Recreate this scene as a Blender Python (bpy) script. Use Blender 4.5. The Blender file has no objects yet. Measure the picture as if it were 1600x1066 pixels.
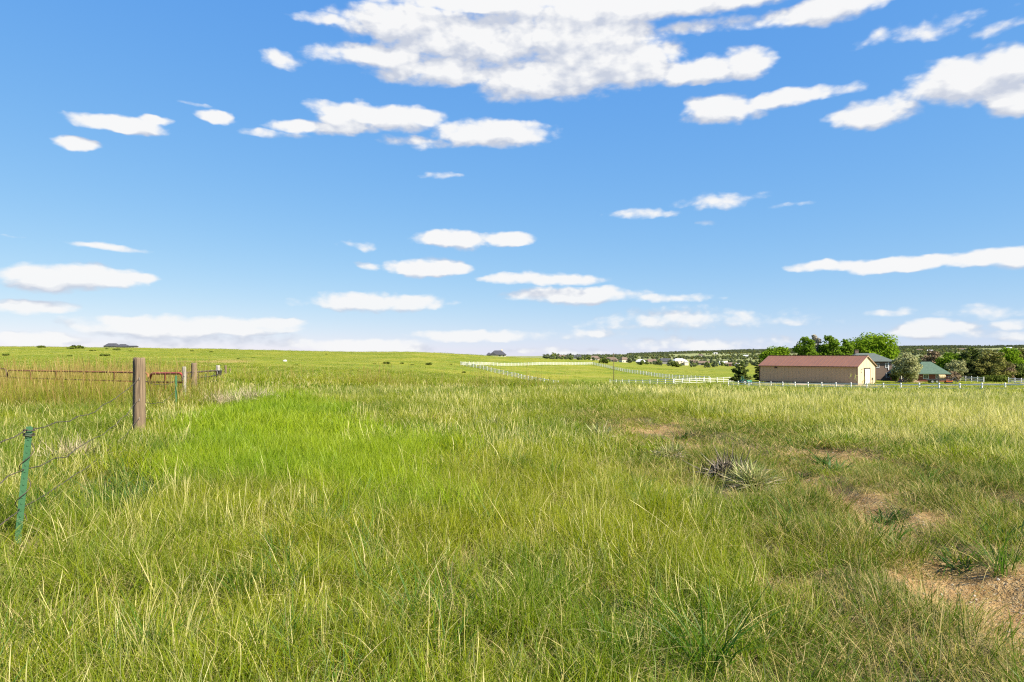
import bpy, bmesh, math, random
import numpy as np
from mathutils import Vector, Matrix

R = math.radians
SC = bpy.context.scene
COL = SC.collection

# ----------------------------------------------------------------------------
# camera
# ----------------------------------------------------------------------------
F = 1600 * 24 / 36.0          # focal length in photograph pixels
HOR = 556.0                   # image row of the true horizon
EYE = 1.6
cam_d = bpy.data.cameras.new('camera')
cam_d.sensor_width = 36
cam_d.lens = 24
cam_d.shift_y = 23 / 1600
cam_d.clip_start = 0.05
cam_d.clip_end = 30000
cam = bpy.data.objects.new('camera', cam_d)
cam.location = (0, 0, EYE)
cam.rotation_euler = (R(90), 0, 0)
COL.objects.link(cam)
SC.camera = cam

# ----------------------------------------------------------------------------
# sun, sky, exposure
# ----------------------------------------------------------------------------
SUN_EL, SUN_AZ = R(41), R(124)           # azimuth clockwise from the view direction (+Y)
sdir = Vector((math.cos(SUN_EL) * math.sin(SUN_AZ), math.cos(SUN_EL) * math.cos(SUN_AZ), math.sin(SUN_EL)))
sun_d = bpy.data.lights.new('sun', 'SUN')
sun_d.energy = 5.0
sun_d.angle = R(0.53)
sun_d.color = (1.0, 0.92, 0.77)
sun = bpy.data.objects.new('sun', sun_d)
sun.rotation_euler = sdir.to_track_quat('Z', 'Y').to_euler()
sun.location = (60, -40, 80)
COL.objects.link(sun)

SC.view_settings.view_transform = 'Standard'
SC.view_settings.look = 'None'
SC.view_settings.gamma = 1
SC.view_settings.use_curve_mapping = False
SC.view_settings.exposure = 1.2
SC.cycles.max_bounces = 6
SC.cycles.diffuse_bounces = 2
SC.cycles.glossy_bounces = 2
SC.cycles.transmission_bounces = 4
SC.cycles.transparent_max_bounces = 4
SC.cycles.use_denoising = False
SC.cycles.use_adaptive_sampling = True
SC.cycles.adaptive_threshold = 0.012
SC.cycles.sample_clamp_indirect = 6
SC.cycles.filter_width = 1.2 if hasattr(SC.cycles, 'filter_width') else 1.5

world = bpy.data.worlds.new('World')
SC.world = world
world.use_nodes = True
SKY_STRENGTH = 0.12


class NT:
    """small helper for node trees"""
    def __init__(self, tree):
        self.t = tree
        self.n = tree.nodes
        self.l = tree.links

    def node(self, typ, **kw):
        nd = self.n.new(typ)
        for k, v in kw.items():
            setattr(nd, k, v)
        return nd

    def put(self, sock, v):
        if v is None:
            return
        if isinstance(v, bpy.types.NodeSocket):
            self.l.new(v, sock)
        else:
            if isinstance(v, (tuple, list)) and sock.type == 'RGBA' and len(v) == 3:
                v = (*v, 1)
            sock.default_value = v

    def math(self, op, a, b=None, c=None, clamp=False):
        nd = self.node('ShaderNodeMath', operation=op, use_clamp=clamp)
        self.put(nd.inputs[0], a)
        self.put(nd.inputs[1], b)
        if c is not None:
            self.put(nd.inputs[2], c)
        return nd.outputs[0]

    def vmath(self, op, a, b=None, c=None, out=0):
        nd = self.node('ShaderNodeVectorMath', operation=op)
        self.put(nd.inputs[0], a)
        self.put(nd.inputs[1], b)
        if c is not None:
            self.put(nd.inputs[2], c)
        return nd.outputs[out]

    def noise(self, vec, scale, detail=4, rough=0.55, dim='3D', lac=2.0, dist=0.0):
        nd = self.node('ShaderNodeTexNoise', noise_dimensions=dim)
        self.put(nd.inputs['Vector'], vec)
        nd.inputs['Scale'].default_value = scale
        nd.inputs['Detail'].default_value = detail
        nd.inputs['Roughness'].default_value = rough
        nd.inputs['Lacunarity'].default_value = lac
        nd.inputs['Distortion'].default_value = dist
        return nd.outputs['Fac']

    def mix(self, f, a, b, blend='MIX'):
        nd = self.node('ShaderNodeMix', data_type='RGBA', blend_type=blend)
        self.put(nd.inputs[0], f)
        self.put(nd.inputs[6], a)
        self.put(nd.inputs[7], b)
        return nd.outputs[2]

    def smooth(self, v, a, b, lo=0.0, hi=1.0):
        nd = self.node('ShaderNodeMapRange', interpolation_type='SMOOTHSTEP')
        self.put(nd.inputs['Value'], v)
        nd.inputs['From Min'].default_value = a
        nd.inputs['From Max'].default_value = b
        nd.inputs['To Min'].default_value = lo
        nd.inputs['To Max'].default_value = hi
        return nd.outputs[0]

    def attr(self, name, typ='GEOMETRY', out='Fac'):
        nd = self.node('ShaderNodeAttribute', attribute_type=typ, attribute_name=name)
        return nd.outputs[out]

    def combine(self, x, y, z=0.0):
        nd = self.node('ShaderNodeCombineXYZ')
        self.put(nd.inputs[0], x)
        self.put(nd.inputs[1], y)
        self.put(nd.inputs[2], z)
        return nd.outputs[0]

    def coord(self, out):
        return self.node('ShaderNodeTexCoord').outputs[out]


def px_dir(px, py):
    """photograph pixel -> azimuth, elevation of the direction (radians)"""
    u = (px - 800) / F
    v = (HOR - py) / F
    return math.atan(u), math.atan(v / math.sqrt(1 + u * u))


# cumulus clouds: centre (px), half width, half height, weight
CLOUDS = [
    (625, 38, 105, 36, 1), (745, 60, 190, 50, 1), (850, 125, 115, 42, 1), (910, 65, 150, 52, 1),
    (1010, 12, 320, 26, 1), (960, 100, 110, 46, 1), (1085, 112, 95, 25, .95), (1160, 98, 52, 26, .9),
    (600, 92, 115, 20, .95), (690, 112, 115, 26, 1), (440, 92, 34, 12, .7), (520, 32, 60, 8, .7),
    (1290, 14, 105, 26, .95), (1110, 42, 130, 12, .6), (800, 5, 260, 18, .9),
    (600, 184, 112, 24, 1), (770, 208, 100, 24, 1), (490, 203, 75, 12, .85), (425, 211, 42, 6, .6),
    (655, 224, 60, 8, .55), (545, 197, 60, 17, .9),
    (180, 193, 78, 15, 1), (240, 190, 26, 8, .9), (335, 183, 36, 13, 1), (128, 229, 42, 12, .95), (303, 163, 22, 4, .6),
    (178, 387, 62, 8, .8), (28, 373, 24, 3, .5), (95, 434, 140, 23, 1), (215, 438, 36, 9, .8), (45, 480, 95, 12, .8), (65, 530, 80, 13, .8),
    (300, 512, 170, 20, .85), (200, 500, 60, 10, .9), (420, 505, 50, 12, .8), (330, 534, 150, 12, .6),
    (714, 376, 70, 15, 1), (796, 371, 44, 12, 1), (672, 418, 66, 15, 1), (613, 413, 18, 8, .7), (557, 385, 28, 6, .65), (570, 415, 22, 4, .45),
    (585, 474, 115, 17, .85), (845, 435, 100, 11, .8), (900, 461, 120, 16, .95), (1035, 467, 90, 8, .7),
    (570, 541, 115, 13, .95), (1080, 500, 150, 17, .6), (755, 525, 115, 10, .8), (900, 521, 80, 8, .55), (1100, 537, 130, 12, .7), (880, 550, 80, 6, .5),
    (1130, 170, 70, 26, .9), (1230, 153, 105, 15, .85), (1370, 175, 78, 26, .9), (1425, 150, 70, 12, .6), (1530, 118, 130, 46, 1.05), (1590, 150, 60, 36, 1),
    (1450, 45, 90, 13, .45), (1560, 45, 40, 10, .35), (1130, 314, 70, 11, .6), (1000, 335, 55, 6, .45), (1240, 322, 30, 4, .4), (1115, 349, 18, 5, .45),
    (690, 270, 30, 4, .35), (1300, 413, 76, 11, .9), (1420, 410, 110, 13, .95), (1560, 404, 95, 19, 1.0),
    (1450, 513, 85, 15, .95), (1550, 487, 80, 11, .6), (1560, 522, 80, 8, .6), (1530, 548, 70, 9, .9), (1430, 548, 50, 5, .7), (1400, 487, 40, 6, .4),
    (1205, 505, 40, 5, .4), (1590, 505, 40, 10, .7),
]


def cloud_group():
    g = bpy.data.node_groups.new('cloud_field', 'ShaderNodeTree')
    g.interface.new_socket('Vector', in_out='INPUT', socket_type='NodeSocketVector')
    g.interface.new_socket('Density', in_out='OUTPUT', socket_type='NodeSocketFloat')
    T = NT(g)
    gi = T.node('NodeGroupInput')
    go = T.node('NodeGroupOutput')
    p0 = gi.outputs[0]
    pn = T.vmath('MULTIPLY', p0, (1.0, 2.1, 1.0))
    # ragged, wind-drawn edges: the lookup position is bent by a noise
    w1 = T.node('ShaderNodeTexNoise', noise_dimensions='2D')
    T.put(w1.inputs['Vector'], pn)
    w1.inputs['Scale'].default_value = 8
    w1.inputs['Detail'].default_value = 4
    w1.inputs['Roughness'].default_value = 0.58
    off = T.vmath('MULTIPLY', T.vmath('SUBTRACT', w1.outputs['Color'], (.5, .5, .5)), (.05, .022, 0))
    p = T.vmath('ADD', p0, off)
    n = T.noise(pn, 19, 6, .62, '2D')
    vo = T.node('ShaderNodeTexVoronoi', voronoi_dimensions='2D', feature='SMOOTH_F1')
    T.put(vo.inputs['Vector'], T.vmath('ADD', T.vmath('MULTIPLY', p0, (1.0, 1.6, 1.0)), T.vmath('MULTIPLY', w1.outputs['Color'], (.03, .03, 0))))
    vo.inputs['Scale'].default_value = 26
    vo.inputs['Detail'].default_value = 2.0
    vo.inputs['Roughness'].default_value = .55
    vo.inputs['Smoothness'].default_value = .6
    puff = vo.outputs['Distance']
    field = None
    for (cx, cy, hw, hh, wgt) in CLOUDS:
        wgt = wgt if wgt > .7 else wgt * .6          # the faint ones stay thin
        a, e = px_dir(cx, cy)
        a2, _ = px_dir(cx + hw, cy)
        _, e2 = px_dir(cx, cy - hh)
        sx, sy = 1 / (a2 - a), 1 / (e2 - e)
        q = T.vmath('MULTIPLY_ADD', p, (sx, sy, 0), (-a * sx, -e * sy, 0))
        r = T.vmath('DOT_PRODUCT', q, q, out=1)
        v = T.math('MULTIPLY_ADD', r, -wgt, wgt)      # wgt*(1-r^2)
        field = v if field is None else T.math('SMOOTH_MAX', field, v, .12)
    field = T.math('MULTIPLY_ADD', T.math('MAXIMUM', field, -1.0), 1.45, .06)
    d = T.math('ADD', field, T.math('MULTIPLY_ADD', n, 1.3, -.62))
    d = T.math('ADD', d, T.math('MULTIPLY_ADD', puff, -.85, .50))
    T.l.new(d, go.inputs[0])
    return g


def build_world():
    T = NT(world.node_tree)
    for nd in list(T.n):
        T.n.remove(nd)
    d = T.coord('Generated')
    sep = T.node('ShaderNodeSeparateXYZ')
    T.put(sep.inputs[0], d)
    x, y, z = sep.outputs
    az = T.math('ARCTAN2', x, y)
    el = T.math('ARCSINE', z)
    p0 = T.combine(az, el)
    grp = cloud_group()

    def dens_at(vec):
        nd = T.node('ShaderNodeGroup')
        nd.node_tree = grp
        T.put(nd.inputs[0], vec)
        return nd.outputs[0]
    dens = dens_at(p0)
    dens2 = dens_at(T.vmath('ADD', p0, (.008, .020, 0)))
    # the cloud field goes on round the rest of the sky
    cp = T.math('ADD', T.math('MAXIMUM', z, 0.02), 0.12)
    plane = T.combine(T.math('DIVIDE', x, cp), T.math('DIVIDE', y, cp))
    wide = T.noise(plane, 1.3, 5, .55, '2D')
    wide = T.smooth(wide, .53, .72, -1.0, 1.0)
    away = T.math('MAXIMUM', T.smooth(T.math('ABSOLUTE', az), .72, .86), T.smooth(el, .52, .64))
    wide = T.math('ADD', T.math('MULTIPLY', T.math('ADD', wide, 1.0), away), -1.0)
    dens = T.math('MAXIMUM', dens, wide)
    alpha = T.math('POWER', T.smooth(dens, -.36, .78), 1.2)
    thick = T.smooth(dens, .2, 1.1)
    # tops and sun side bright, flat undersides greyer
    slope = T.math('MULTIPLY', T.math('SUBTRACT', dens, dens2), .95)
    lit = T.math('ADD', T.math('MULTIPLY_ADD', thick, .18, .43), slope, clamp=True)
    sky = T.node('ShaderNodeTexSky', sky_type='NISHITA')
    sky.sun_disc = False
    sky.sun_elevation = SUN_EL
    sky.sun_rotation = SUN_AZ
    sky.altitude = 1900
    sky.air_density = 1.0
    sky.dust_density = 0.6
    sky.ozone_density = 2.2
    # the camera's tone curve for the sky, channel by channel
    K = 1 / (2 ** SC.view_settings.exposure * SKY_STRENGTH)
    ss = T.node('ShaderNodeSeparateColor')
    T.put(ss.inputs[0], sky.outputs[0])
    sc = T.node('ShaderNodeCombineColor')
    for i, (gam, mul) in enumerate(((.90, .128), (.52, .276), (.15, .69))):
        T.put(sc.inputs[i], T.math('MULTIPLY', T.math('POWER', ss.outputs[i], gam), mul * K))
    cl = T.mix(lit, (.60 * K, .645 * K, .75 * K), (.95 * K, .95 * K, .95 * K))
    fade = T.math('MULTIPLY', alpha, T.smooth(el, -.01, .14, .86, .98))
    final = T.mix(fade, sc.outputs[0], cl)
    bg = T.node('ShaderNodeBackground')
    T.put(bg.inputs['Color'], final)
    bg.inputs['Strength'].default_value = SKY_STRENGTH
    out = T.node('ShaderNodeOutputWorld')
    T.l.new(bg.outputs[0], out.inputs[0])


build_world()
world.cycles.sampling_method = 'MANUAL'
world.cycles.sample_map_resolution = 512

# ----------------------------------------------------------------------------
# helpers: noise, properties, meshes, materials
# ----------------------------------------------------------------------------
rng = np.random.default_rng(11)
random.seed(5)


def _hash(ix, iy, seed):
    h = (ix.astype(np.int64) * 374761393 + iy.astype(np.int64) * 668265263 + seed * 974711) & 0x7fffffff
    h = ((h ^ (h >> 13)) * 1274126177) & 0x7fffffff
    return ((h ^ (h >> 16)) & 0xffff) / 65535.0


def vnoise(x, y, seed=0):
    x = np.asarray(x, float)
    y = np.asarray(y, float)
    ix, iy = np.floor(x), np.floor(y)
    fx, fy = x - ix, y - iy
    fx = fx * fx * (3 - 2 * fx)
    fy = fy * fy * (3 - 2 * fy)
    a = _hash(ix, iy, seed)
    b = _hash(ix + 1, iy, seed)
    c = _hash(ix, iy + 1, seed)
    d = _hash(ix + 1, iy + 1, seed)
    return (a * (1 - fx) + b * fx) * (1 - fy) + (c * (1 - fx) + d * fx) * fy


def fbm(x, y, seed=0, octv=4):
    s, a, t = 0, .5, 0
    for i in range(octv):
        s = s + a * vnoise(np.asarray(x) * 2 ** i + 17 * i, np.asarray(y) * 2 ** i - 9 * i, seed + i)
        t += a
        a *= .5
    return s / t


def sstep(v, a, b):
    t = np.clip((v - a) / (b - a), 0, 1)
    return t * t * (3 - 2 * t)


def tag(o, label=None, cat=None, group=None, kind=None):
    if label:
        o['label'] = label
    if cat:
        o['category'] = cat
    if group:
        o['group'] = group
    if kind:
        o['kind'] = kind
    return o


def empty(name, loc=(0, 0, 0), rz=0, label=None, cat=None, group=None):
    o = bpy.data.objects.new(name, None)
    o.empty_display_size = .2
    o.location = loc
    o.rotation_euler = (0, 0, rz)
    COL.objects.link(o)
    return tag(o, label, cat, group)


def link(name, mesh, mats, parent=None, loc=None):
    o = bpy.data.objects.new(name, mesh)
    if mats is not None:
        for m in (mats if isinstance(mats, (list, tuple)) else [mats]):
            mesh.materials.append(m)
    if parent:
        o.parent = parent
    if loc:
        o.location = loc
    COL.objects.link(o)
    return o


def share(src, name, parent, loc=(0, 0, 0), rot=(0, 0, 0), scale=(1, 1, 1)):
    o = src.copy()
    o.name = name
    o.parent = parent
    o.location = loc
    o.rotation_euler = rot
    o.scale = scale
    COL.objects.link(o)
    return o


class MB:
    """collects shapes of ONE part, then links them as one mesh object"""
    def __init__(self):
        self.v = []
        self.f = []
        self.m = []

    def add(self, verts, faces, mi=0):
        o = len(self.v)
        self.v += [tuple(p) for p in verts]
        self.f += [tuple(i + o for i in f) for f in faces]
        self.m += [mi] * len(faces)

    def box(self, c, s, rz=0, mi=0, taper=1.0):
        x, y, z = s[0] / 2, s[1] / 2, s[2] / 2
        ca, sa = math.cos(rz), math.sin(rz)
        vs = []
        for zz, k in ((-z, 1), (z, taper)):
            for xx, yy in ((-x, -y), (x, -y), (x, y), (-x, y)):
                xx *= k
                yy *= k
                vs.append((c[0] + xx * ca - yy * sa, c[1] + xx * sa + yy * ca, c[2] + zz))
        self.add(vs, [(0, 3, 2, 1), (4, 5, 6, 7), (0, 1, 5, 4), (1, 2, 6, 5), (2, 3, 7, 6), (3, 0, 4, 7)], mi)
        return self

    def bar(self, a, b, w, h, mi=0):
        """box beam from a to b, w across, h high"""
        a, b = Vector(a), Vector(b)
        d = (b - a).normalized()
        up = Vector((0, 0, 1))
        if abs(d.z) > .98:
            up = Vector((0, 1, 0))
        s = d.cross(up).normalized() * (w / 2)
        u = s.cross(d).normalized() * (h / 2)
        vs = [a - s - u, a + s - u, a + s + u, a - s + u, b - s - u, b + s - u, b + s + u, b - s + u]
        self.add(vs, [(0, 1, 2, 3), (7, 6, 5, 4), (0, 4, 5, 1), (1, 5, 6, 2), (2, 6, 7, 3), (3, 7, 4, 0)], mi)
        return self

    def tube(self, pts, rad, n=8, mi=0, caps=True):
        pts = [Vector(p) for p in pts]
        rads = rad if isinstance(rad, (list, tuple)) else [rad] * len(pts)
        vs, fs = [], []
        ref = None
        for i, p in enumerate(pts):
            d = (pts[min(i + 1, len(pts) - 1)] - pts[max(i - 1, 0)]).normalized()
            if ref is None:
                ref = Vector((0, 0, 1)) if abs(d.z) < .9 else Vector((1, 0, 0))
            s = d.cross(ref)
            if s.length < 1e-4:
                s = d.cross(Vector((0, 1, 0)))
            s.normalize()
            u = s.cross(d)
            for k in range(n):
                a = 2 * math.pi * k / n
                vs.append(p + (s * math.cos(a) + u * math.sin(a)) * rads[i])
        for i in range(len(pts) - 1):
            for k in range(n):
                k2 = (k + 1) % n
                fs.append((i * n + k, i * n + k2, (i + 1) * n + k2, (i + 1) * n + k))
        if caps:
            fs.append(tuple(range(n - 1, -1, -1)))
            fs.append(tuple(range((len(pts) - 1) * n, len(pts) * n)))
        self.add(vs, fs, mi)
        return self

    def poly_prism(self, pts, y0, y1, axis='y', mi=0):
        """outline (a,b) pairs extruded along an axis"""
        n = len(pts)
        if axis == 'y':
            vs = [(a, y0, b) for a, b in pts] + [(a, y1, b) for a, b in pts]
        elif axis == 'x':
            vs = [(y0, a, b) for a, b in pts] + [(y1, a, b) for a, b in pts]
        else:
            vs = [(a, b, y0) for a, b in pts] + [(a, b, y1) for a, b in pts]
        fs = [tuple(range(n)), tuple(range(2 * n - 1, n - 1, -1))]
        for i in range(n):
            j = (i + 1) % n
            fs.append((i, i + n, j + n, j))
        self.add(vs, fs, mi)
        return self

    def mesh(self, name, smooth=False):
        me = bpy.data.meshes.new(name)
        me.from_pydata(self.v, [], self.f)
        me.polygons.foreach_set('material_index', self.m)
        bm = bmesh.new()
        bm.from_mesh(me)
        bmesh.ops.recalc_face_normals(bm, faces=bm.faces)
        bm.to_mesh(me)
        bm.free()
        if smooth:
            me.polygons.foreach_set('use_smooth', [True] * len(me.polygons))
        me.update()
        return me

    def build(self, name, mats, parent=None, smooth=False, loc=None):
        return link(name, self.mesh(name, smooth), mats, parent, loc)


def np_mesh(name, verts, faces_flat, sizes, attrs=None, smooth=True):
    me = bpy.data.meshes.new(name)
    verts = np.asarray(verts, np.float32)
    me.vertices.add(len(verts))
    me.vertices.foreach_set('co', verts.ravel())
    sizes = np.asarray(sizes, np.int32)
    me.loops.add(int(sizes.sum()))
    me.loops.foreach_set('vertex_index', np.asarray(faces_flat, np.int32))
    me.polygons.add(len(sizes))
    st = np.zeros(len(sizes), np.int32)
    st[1:] = np.cumsum(sizes)[:-1]
    me.polygons.foreach_set('loop_start', st)
    if smooth:
        me.polygons.foreach_set('use_smooth', np.ones(len(sizes), bool))
    for k, v in (attrs or {}).items():
        a = me.attributes.new(k, 'FLOAT', 'POINT')
        a.data.foreach_set('value', np.asarray(v, np.float32))
    me.update(calc_edges=True)
    me.validate()
    return me


def new_mat(name):
    m = bpy.data.materials.new(name)
    m.use_nodes = True
    T = NT(m.node_tree)
    for nd in list(T.n):
        T.n.remove(nd)
    out = T.node('ShaderNodeOutputMaterial')
    return m, T, out


def surf_mat(name, c1, c2=None, scale=3.0, rough=.7, metal=0.0, bump=0.0, bump_scale=40, stretch=(1, 1, 1), detail=4, spec=.3):
    """painted / weathered surface: two-tone mottling and a fine relief"""
    m, T, out = new_mat(name)
    b = T.node('ShaderNodeBsdfPrincipled')
    co = T.vmath('MULTIPLY', T.coord('Object'), stretch)
    c2 = c2 or tuple(x * .82 for x in c1)
    n = T.noise(co, scale, detail, .6)
    T.put(b.inputs['Base Color'], T.mix(T.smooth(n, .3, .72), c1, c2))
    b.inputs['Roughness'].default_value = rough
    b.inputs['Metallic'].default_value = metal
    b.inputs['Specular IOR Level'].default_value = spec
    if bump:
        bp = T.node('ShaderNodeBump')
        bp.inputs['Strength'].default_value = bump
        bp.inputs['Distance'].default_value = .01
        T.put(bp.inputs['Height'], T.noise(co, bump_scale, 3, .6))
        T.l.new(bp.outputs[0], b.inputs['Normal'])
    T.l.new(b.outputs[0], out.inputs[0])
    return m


def blade_mat(name, green_a, green_b, dry_a, dry_b, transl=.35, rough=.5, patch=1.0):
    """grass: every blade its own tone; blades carry 'rnd' (tone) and 'dry' (dead or alive), tufts carry 'ivar' and 'idry'"""
    m, T, out = new_mat(name)
    rnd = T.attr('rnd')
    t = T.attr('tpos')
    dry = T.attr('dry')
    ivar = T.attr('ivar', 'INSTANCER')
    idry = T.attr('idry', 'INSTANCER')
    k = T.math('ADD', T.math('MULTIPLY', rnd, .5), T.math('MULTIPLY', ivar, .5 * patch), clamp=True)
    g = T.mix(k, green_a, green_b)
    dr = T.mix(rnd, dry_a, dry_b)
    df = T.math('ADD', dry, T.smooth(T.math('ADD', idry, T.math('MULTIPLY', rnd, .6)), .75, 1.35))
    df = T.math('ADD', df, T.math('MULTIPLY', T.smooth(t, .72, 1.0), .28), clamp=True)
    c = T.mix(df, g, dr)
    di = T.node('ShaderNodeBsdfDiffuse')
    tr = T.node('ShaderNodeBsdfTranslucent')
    gl = T.node('ShaderNodeBsdfGlossy')
    gl.inputs['Roughness'].default_value = rough
    gl.inputs['Color'].default_value = (1, 1, 1, 1)
    T.put(di.inputs[0], c)
    T.put(tr.inputs[0], T.mix(1.0, c, (1.0, 1.05, .75), 'MULTIPLY'))
    a = T.node('ShaderNodeMixShader')
    a.inputs[0].default_value = transl
    T.l.new(di.outputs[0], a.inputs[1])
    T.l.new(tr.outputs[0], a.inputs[2])
    b = T.node('ShaderNodeMixShader')
    b.inputs[0].default_value = .012
    T.l.new(a.outputs[0], b.inputs[1])
    T.l.new(gl.outputs[0], b.inputs[2])
    T.l.new(b.outputs[0], out.inputs[0])
    return m


def leaf_mat(name, ca, cb, transl=.3):
    m, T, out = new_mat(name)
    rnd = T.attr('rnd')
    n = T.noise(T.coord('Object'), .55, 3, .6)
    k = T.math('ADD', T.math('MULTIPLY', rnd, .6), T.math('MULTIPLY_ADD', n, .9, -.25), clamp=True)
    c = T.mix(k, ca, cb)
    di = T.node('ShaderNodeBsdfDiffuse')
    tr = T.node('ShaderNodeBsdfTranslucent')
    T.put(di.inputs[0], c)
    T.put(tr.inputs[0], c)
    a = T.node('ShaderNodeMixShader')
    a.inputs[0].default_value = transl
    T.l.new(di.outputs[0], a.inputs[1])
    T.l.new(tr.outputs[0], a.inputs[2])
    T.l.new(a.outputs[0], out.inputs[0])
    return m


# ----------------------------------------------------------------------------
# terrain: profiles (distance, image row of the ground) along several bearings
# ----------------------------------------------------------------------------
PROF = {
    -100: [(14, 679), (25, 626), (40, 600), (60, 588), (120, 574), (200, 561), (300, 549), (420, 541), (520, 541.5), (800, 546), (2000, 552), (7000, 556)],
    180: [(14, 679), (25, 625), (40, 600), (60, 589), (120, 577), (200, 563), (300, 552), (420, 543.5), (520, 544), (800, 548), (2000, 553), (7000, 556)],
    400: [(14, 679), (25, 625), (40, 603), (60, 594), (120, 582), (200, 568), (300, 555), (420, 546.5), (520, 547.5), (800, 551), (2000, 555), (7000, 557)],
    560: [(14, 679), (25, 624), (40, 607), (60, 600), (120, 588), (200, 573), (300, 559), (400, 550.5), (520, 552), (800, 554), (2000, 556), (7000, 557)],
    660: [(14, 679), (25, 623), (40, 609), (60, 603), (120, 592), (200, 577), (300, 561), (380, 549.5), (520, 553), (800, 556), (2000, 557), (7000, 557)],
    780: [(14, 678), (25, 623), (40, 610), (60, 605), (90, 602), (130, 600), (200, 588), (330, 568), (400, 556.3), (520, 559), (800, 560), (2000, 558), (7000, 557)],
    900: [(14, 678), (25, 624), (40, 612), (60, 607), (90, 603), (115, 602), (160, 609), (215, 598), (330, 570), (450, 564), (700, 562), (1200, 559.5), (2000, 558), (3500, 556.5), (7000, 557)],
    1060: [(14, 678), (25, 627), (40, 617), (60, 612.5), (90, 607), (135, 604), (153, 602), (178, 596), (250, 589), (400, 579), (600, 574.5), (850, 570), (1200, 566), (2200, 557), (3600, 550.5), (5000, 554), (7000, 556)],
    1150: [(14, 678), (25, 629), (40, 620), (60, 615.5), (90, 610.5), (135, 605.5), (155, 601), (175, 596.5), (250, 590), (400, 580.5), (600, 575.5), (850, 571), (1200, 566.5), (2200, 556.5), (3600, 548), (5000, 552), (7000, 556)],
    1350: [(14, 678), (25, 630), (40, 622), (60, 617.5), (90, 612.5), (122, 608), (150, 603), (170, 597.4), (190, 593), (250, 589), (400, 581), (600, 576), (850, 570), (1200, 564), (2200, 552), (3600, 543), (5000, 548), (7000, 556)],
    1480: [(14, 678), (25, 631), (40, 624), (60, 619), (85, 614), (110, 609.5), (150, 603), (170, 597.4), (190, 593), (250, 589), (400, 581), (600, 575), (850, 568), (1200, 562), (2200, 549.5), (3600, 541), (5000, 547), (7000, 556)],
    1700: [(14, 678), (25, 632), (40, 625.5), (60, 620), (85, 613), (110, 609), (150, 603), (170, 598), (190, 594), (250, 589), (400, 580), (600, 574), (850, 567), (1200, 561), (2200, 548), (3600, 540), (5000, 547), (7000, 556)],
}
LD = np.linspace(math.log(10), math.log(7000), 300)
UX = np.linspace(-100, 1700, 181)


def _table():
    xs = sorted(PROF)
    rows = []
    for x in xs:
        d = np.log([10] + [a for a, _ in PROF[x]])
        zz = np.array([0.0] + [EYE - (y - HOR) * D / F for D, y in PROF[x]])
        rows.append(np.interp(LD, d, zz))
    rows = np.array(rows)
    tab = np.stack([np.interp(UX, xs, rows[:, j]) for j in range(len(LD))], 1)
    # round the corners off
    for ax, w in ((1, 3.0), (0, 3.0)):
        k = np.exp(-.5 * (np.arange(-9, 10) / w) ** 2)
        k /= k.sum()
        pad = [(0, 0), (0, 0)]
        pad[ax] = (9, 9)
        tp = np.pad(tab, pad, mode='edge')
        tab = np.apply_along_axis(lambda v: np.convolve(v, k, 'valid'), ax, tp)
    return tab


TAB = _table()


def relief(X, Y, D):
    """hummocks and the two wheel ruts of the track"""
    X = np.asarray(X, float)
    Y = np.asarray(Y, float)
    near = 1 - sstep(D, 60, 160)
    b = (fbm(X * .55, Y * .55, 3) - .5) * .16 + (fbm(X * 2.3, Y * 2.3, 8, 3) - .5) * .07
    tr = track(X, Y)
    b = b * near * (1 - .35 * tr) - .085 * ruts(X, Y) + .2 * (np.clip(hum(X, Y), .34, .66) - .45) * tr
    far = sstep(D, 60, 200) * (1 - sstep(D, 900, 1800))
    b = b + (fbm(X * .03, Y * .03, 21) - .5) * 1.3 * far * (1 - sstep(np.abs(X / np.maximum(D, 1) - .52), .36, .2) * sstep(D, 90, 120) * (1 - sstep(D, 210, 260)))
    b = b + (fbm(X * .006, Y * .006, 31) - .5) * 9 * sstep(D, 1200, 2600)
    return b


def track_mid(Y):
    return np.interp(Y, [3, 5, 8, 11, 14, 17, 20, 26], [3.75, 4.05, 4.55, 4.7, 4.2, 3.6, 2.6, .5])


def track(X, Y):
    d = np.abs(X - track_mid(Y) + .35)
    return (1 - sstep(d, 1.5, 2.4)) * (1 - sstep(Y, 17, 24))


def hum(X, Y):
    """hummocks of turf with worn ground between them"""
    return fbm(X * 1.25, Y * 1.25, 77, 3) - .15 * ruts(X, Y)


def ruts(X, Y):
    d = np.abs(np.abs(X - track_mid(Y)) - .85)
    wob = (fbm(X * .9, Y * .5, 41, 3) - .5) * .5
    return (1 - sstep(d + wob, .14, .46)) * (1 - sstep(Y, 13, 21))


def zfun(X, Y, micro=True):
    X = np.asarray(X, float)
    Y = np.asarray(Y, float)
    D = np.maximum(np.maximum(np.abs(Y), np.abs(X) / .84), .5)
    u = np.clip(800 + F * X / D, UX[0], UX[-1])
    l = np.clip(np.log(D), LD[0], LD[-1])
    i = np.clip(((u - UX[0]) / (UX[1] - UX[0])), 0, len(UX) - 1.001)
    j = np.clip(((l - LD[0]) / (LD[1] - LD[0])), 0, len(LD) - 1.001)
    i0, j0 = i.astype(int), j.astype(int)
    fi, fj = i - i0, j - j0
    z = (TAB[i0, j0] * (1 - fi) + TAB[i0 + 1, j0] * fi) * (1 - fj) + (TAB[i0, j0 + 1] * (1 - fi) + TAB[i0 + 1, j0 + 1] * fi) * fj
    if micro:
        z = z + relief(X, Y, D)
    return z


def gz(X, Y):
    return float(zfun(np.array([X]), np.array([Y]))[0])


def at(px, D):
    """ground point on a bearing (photo column) at a distance"""
    X = (px - 800) / F * D
    return Vector((X, D, gz(X, D)))


_DD = np.exp(np.linspace(math.log(3), math.log(6500), 2500))


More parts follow.
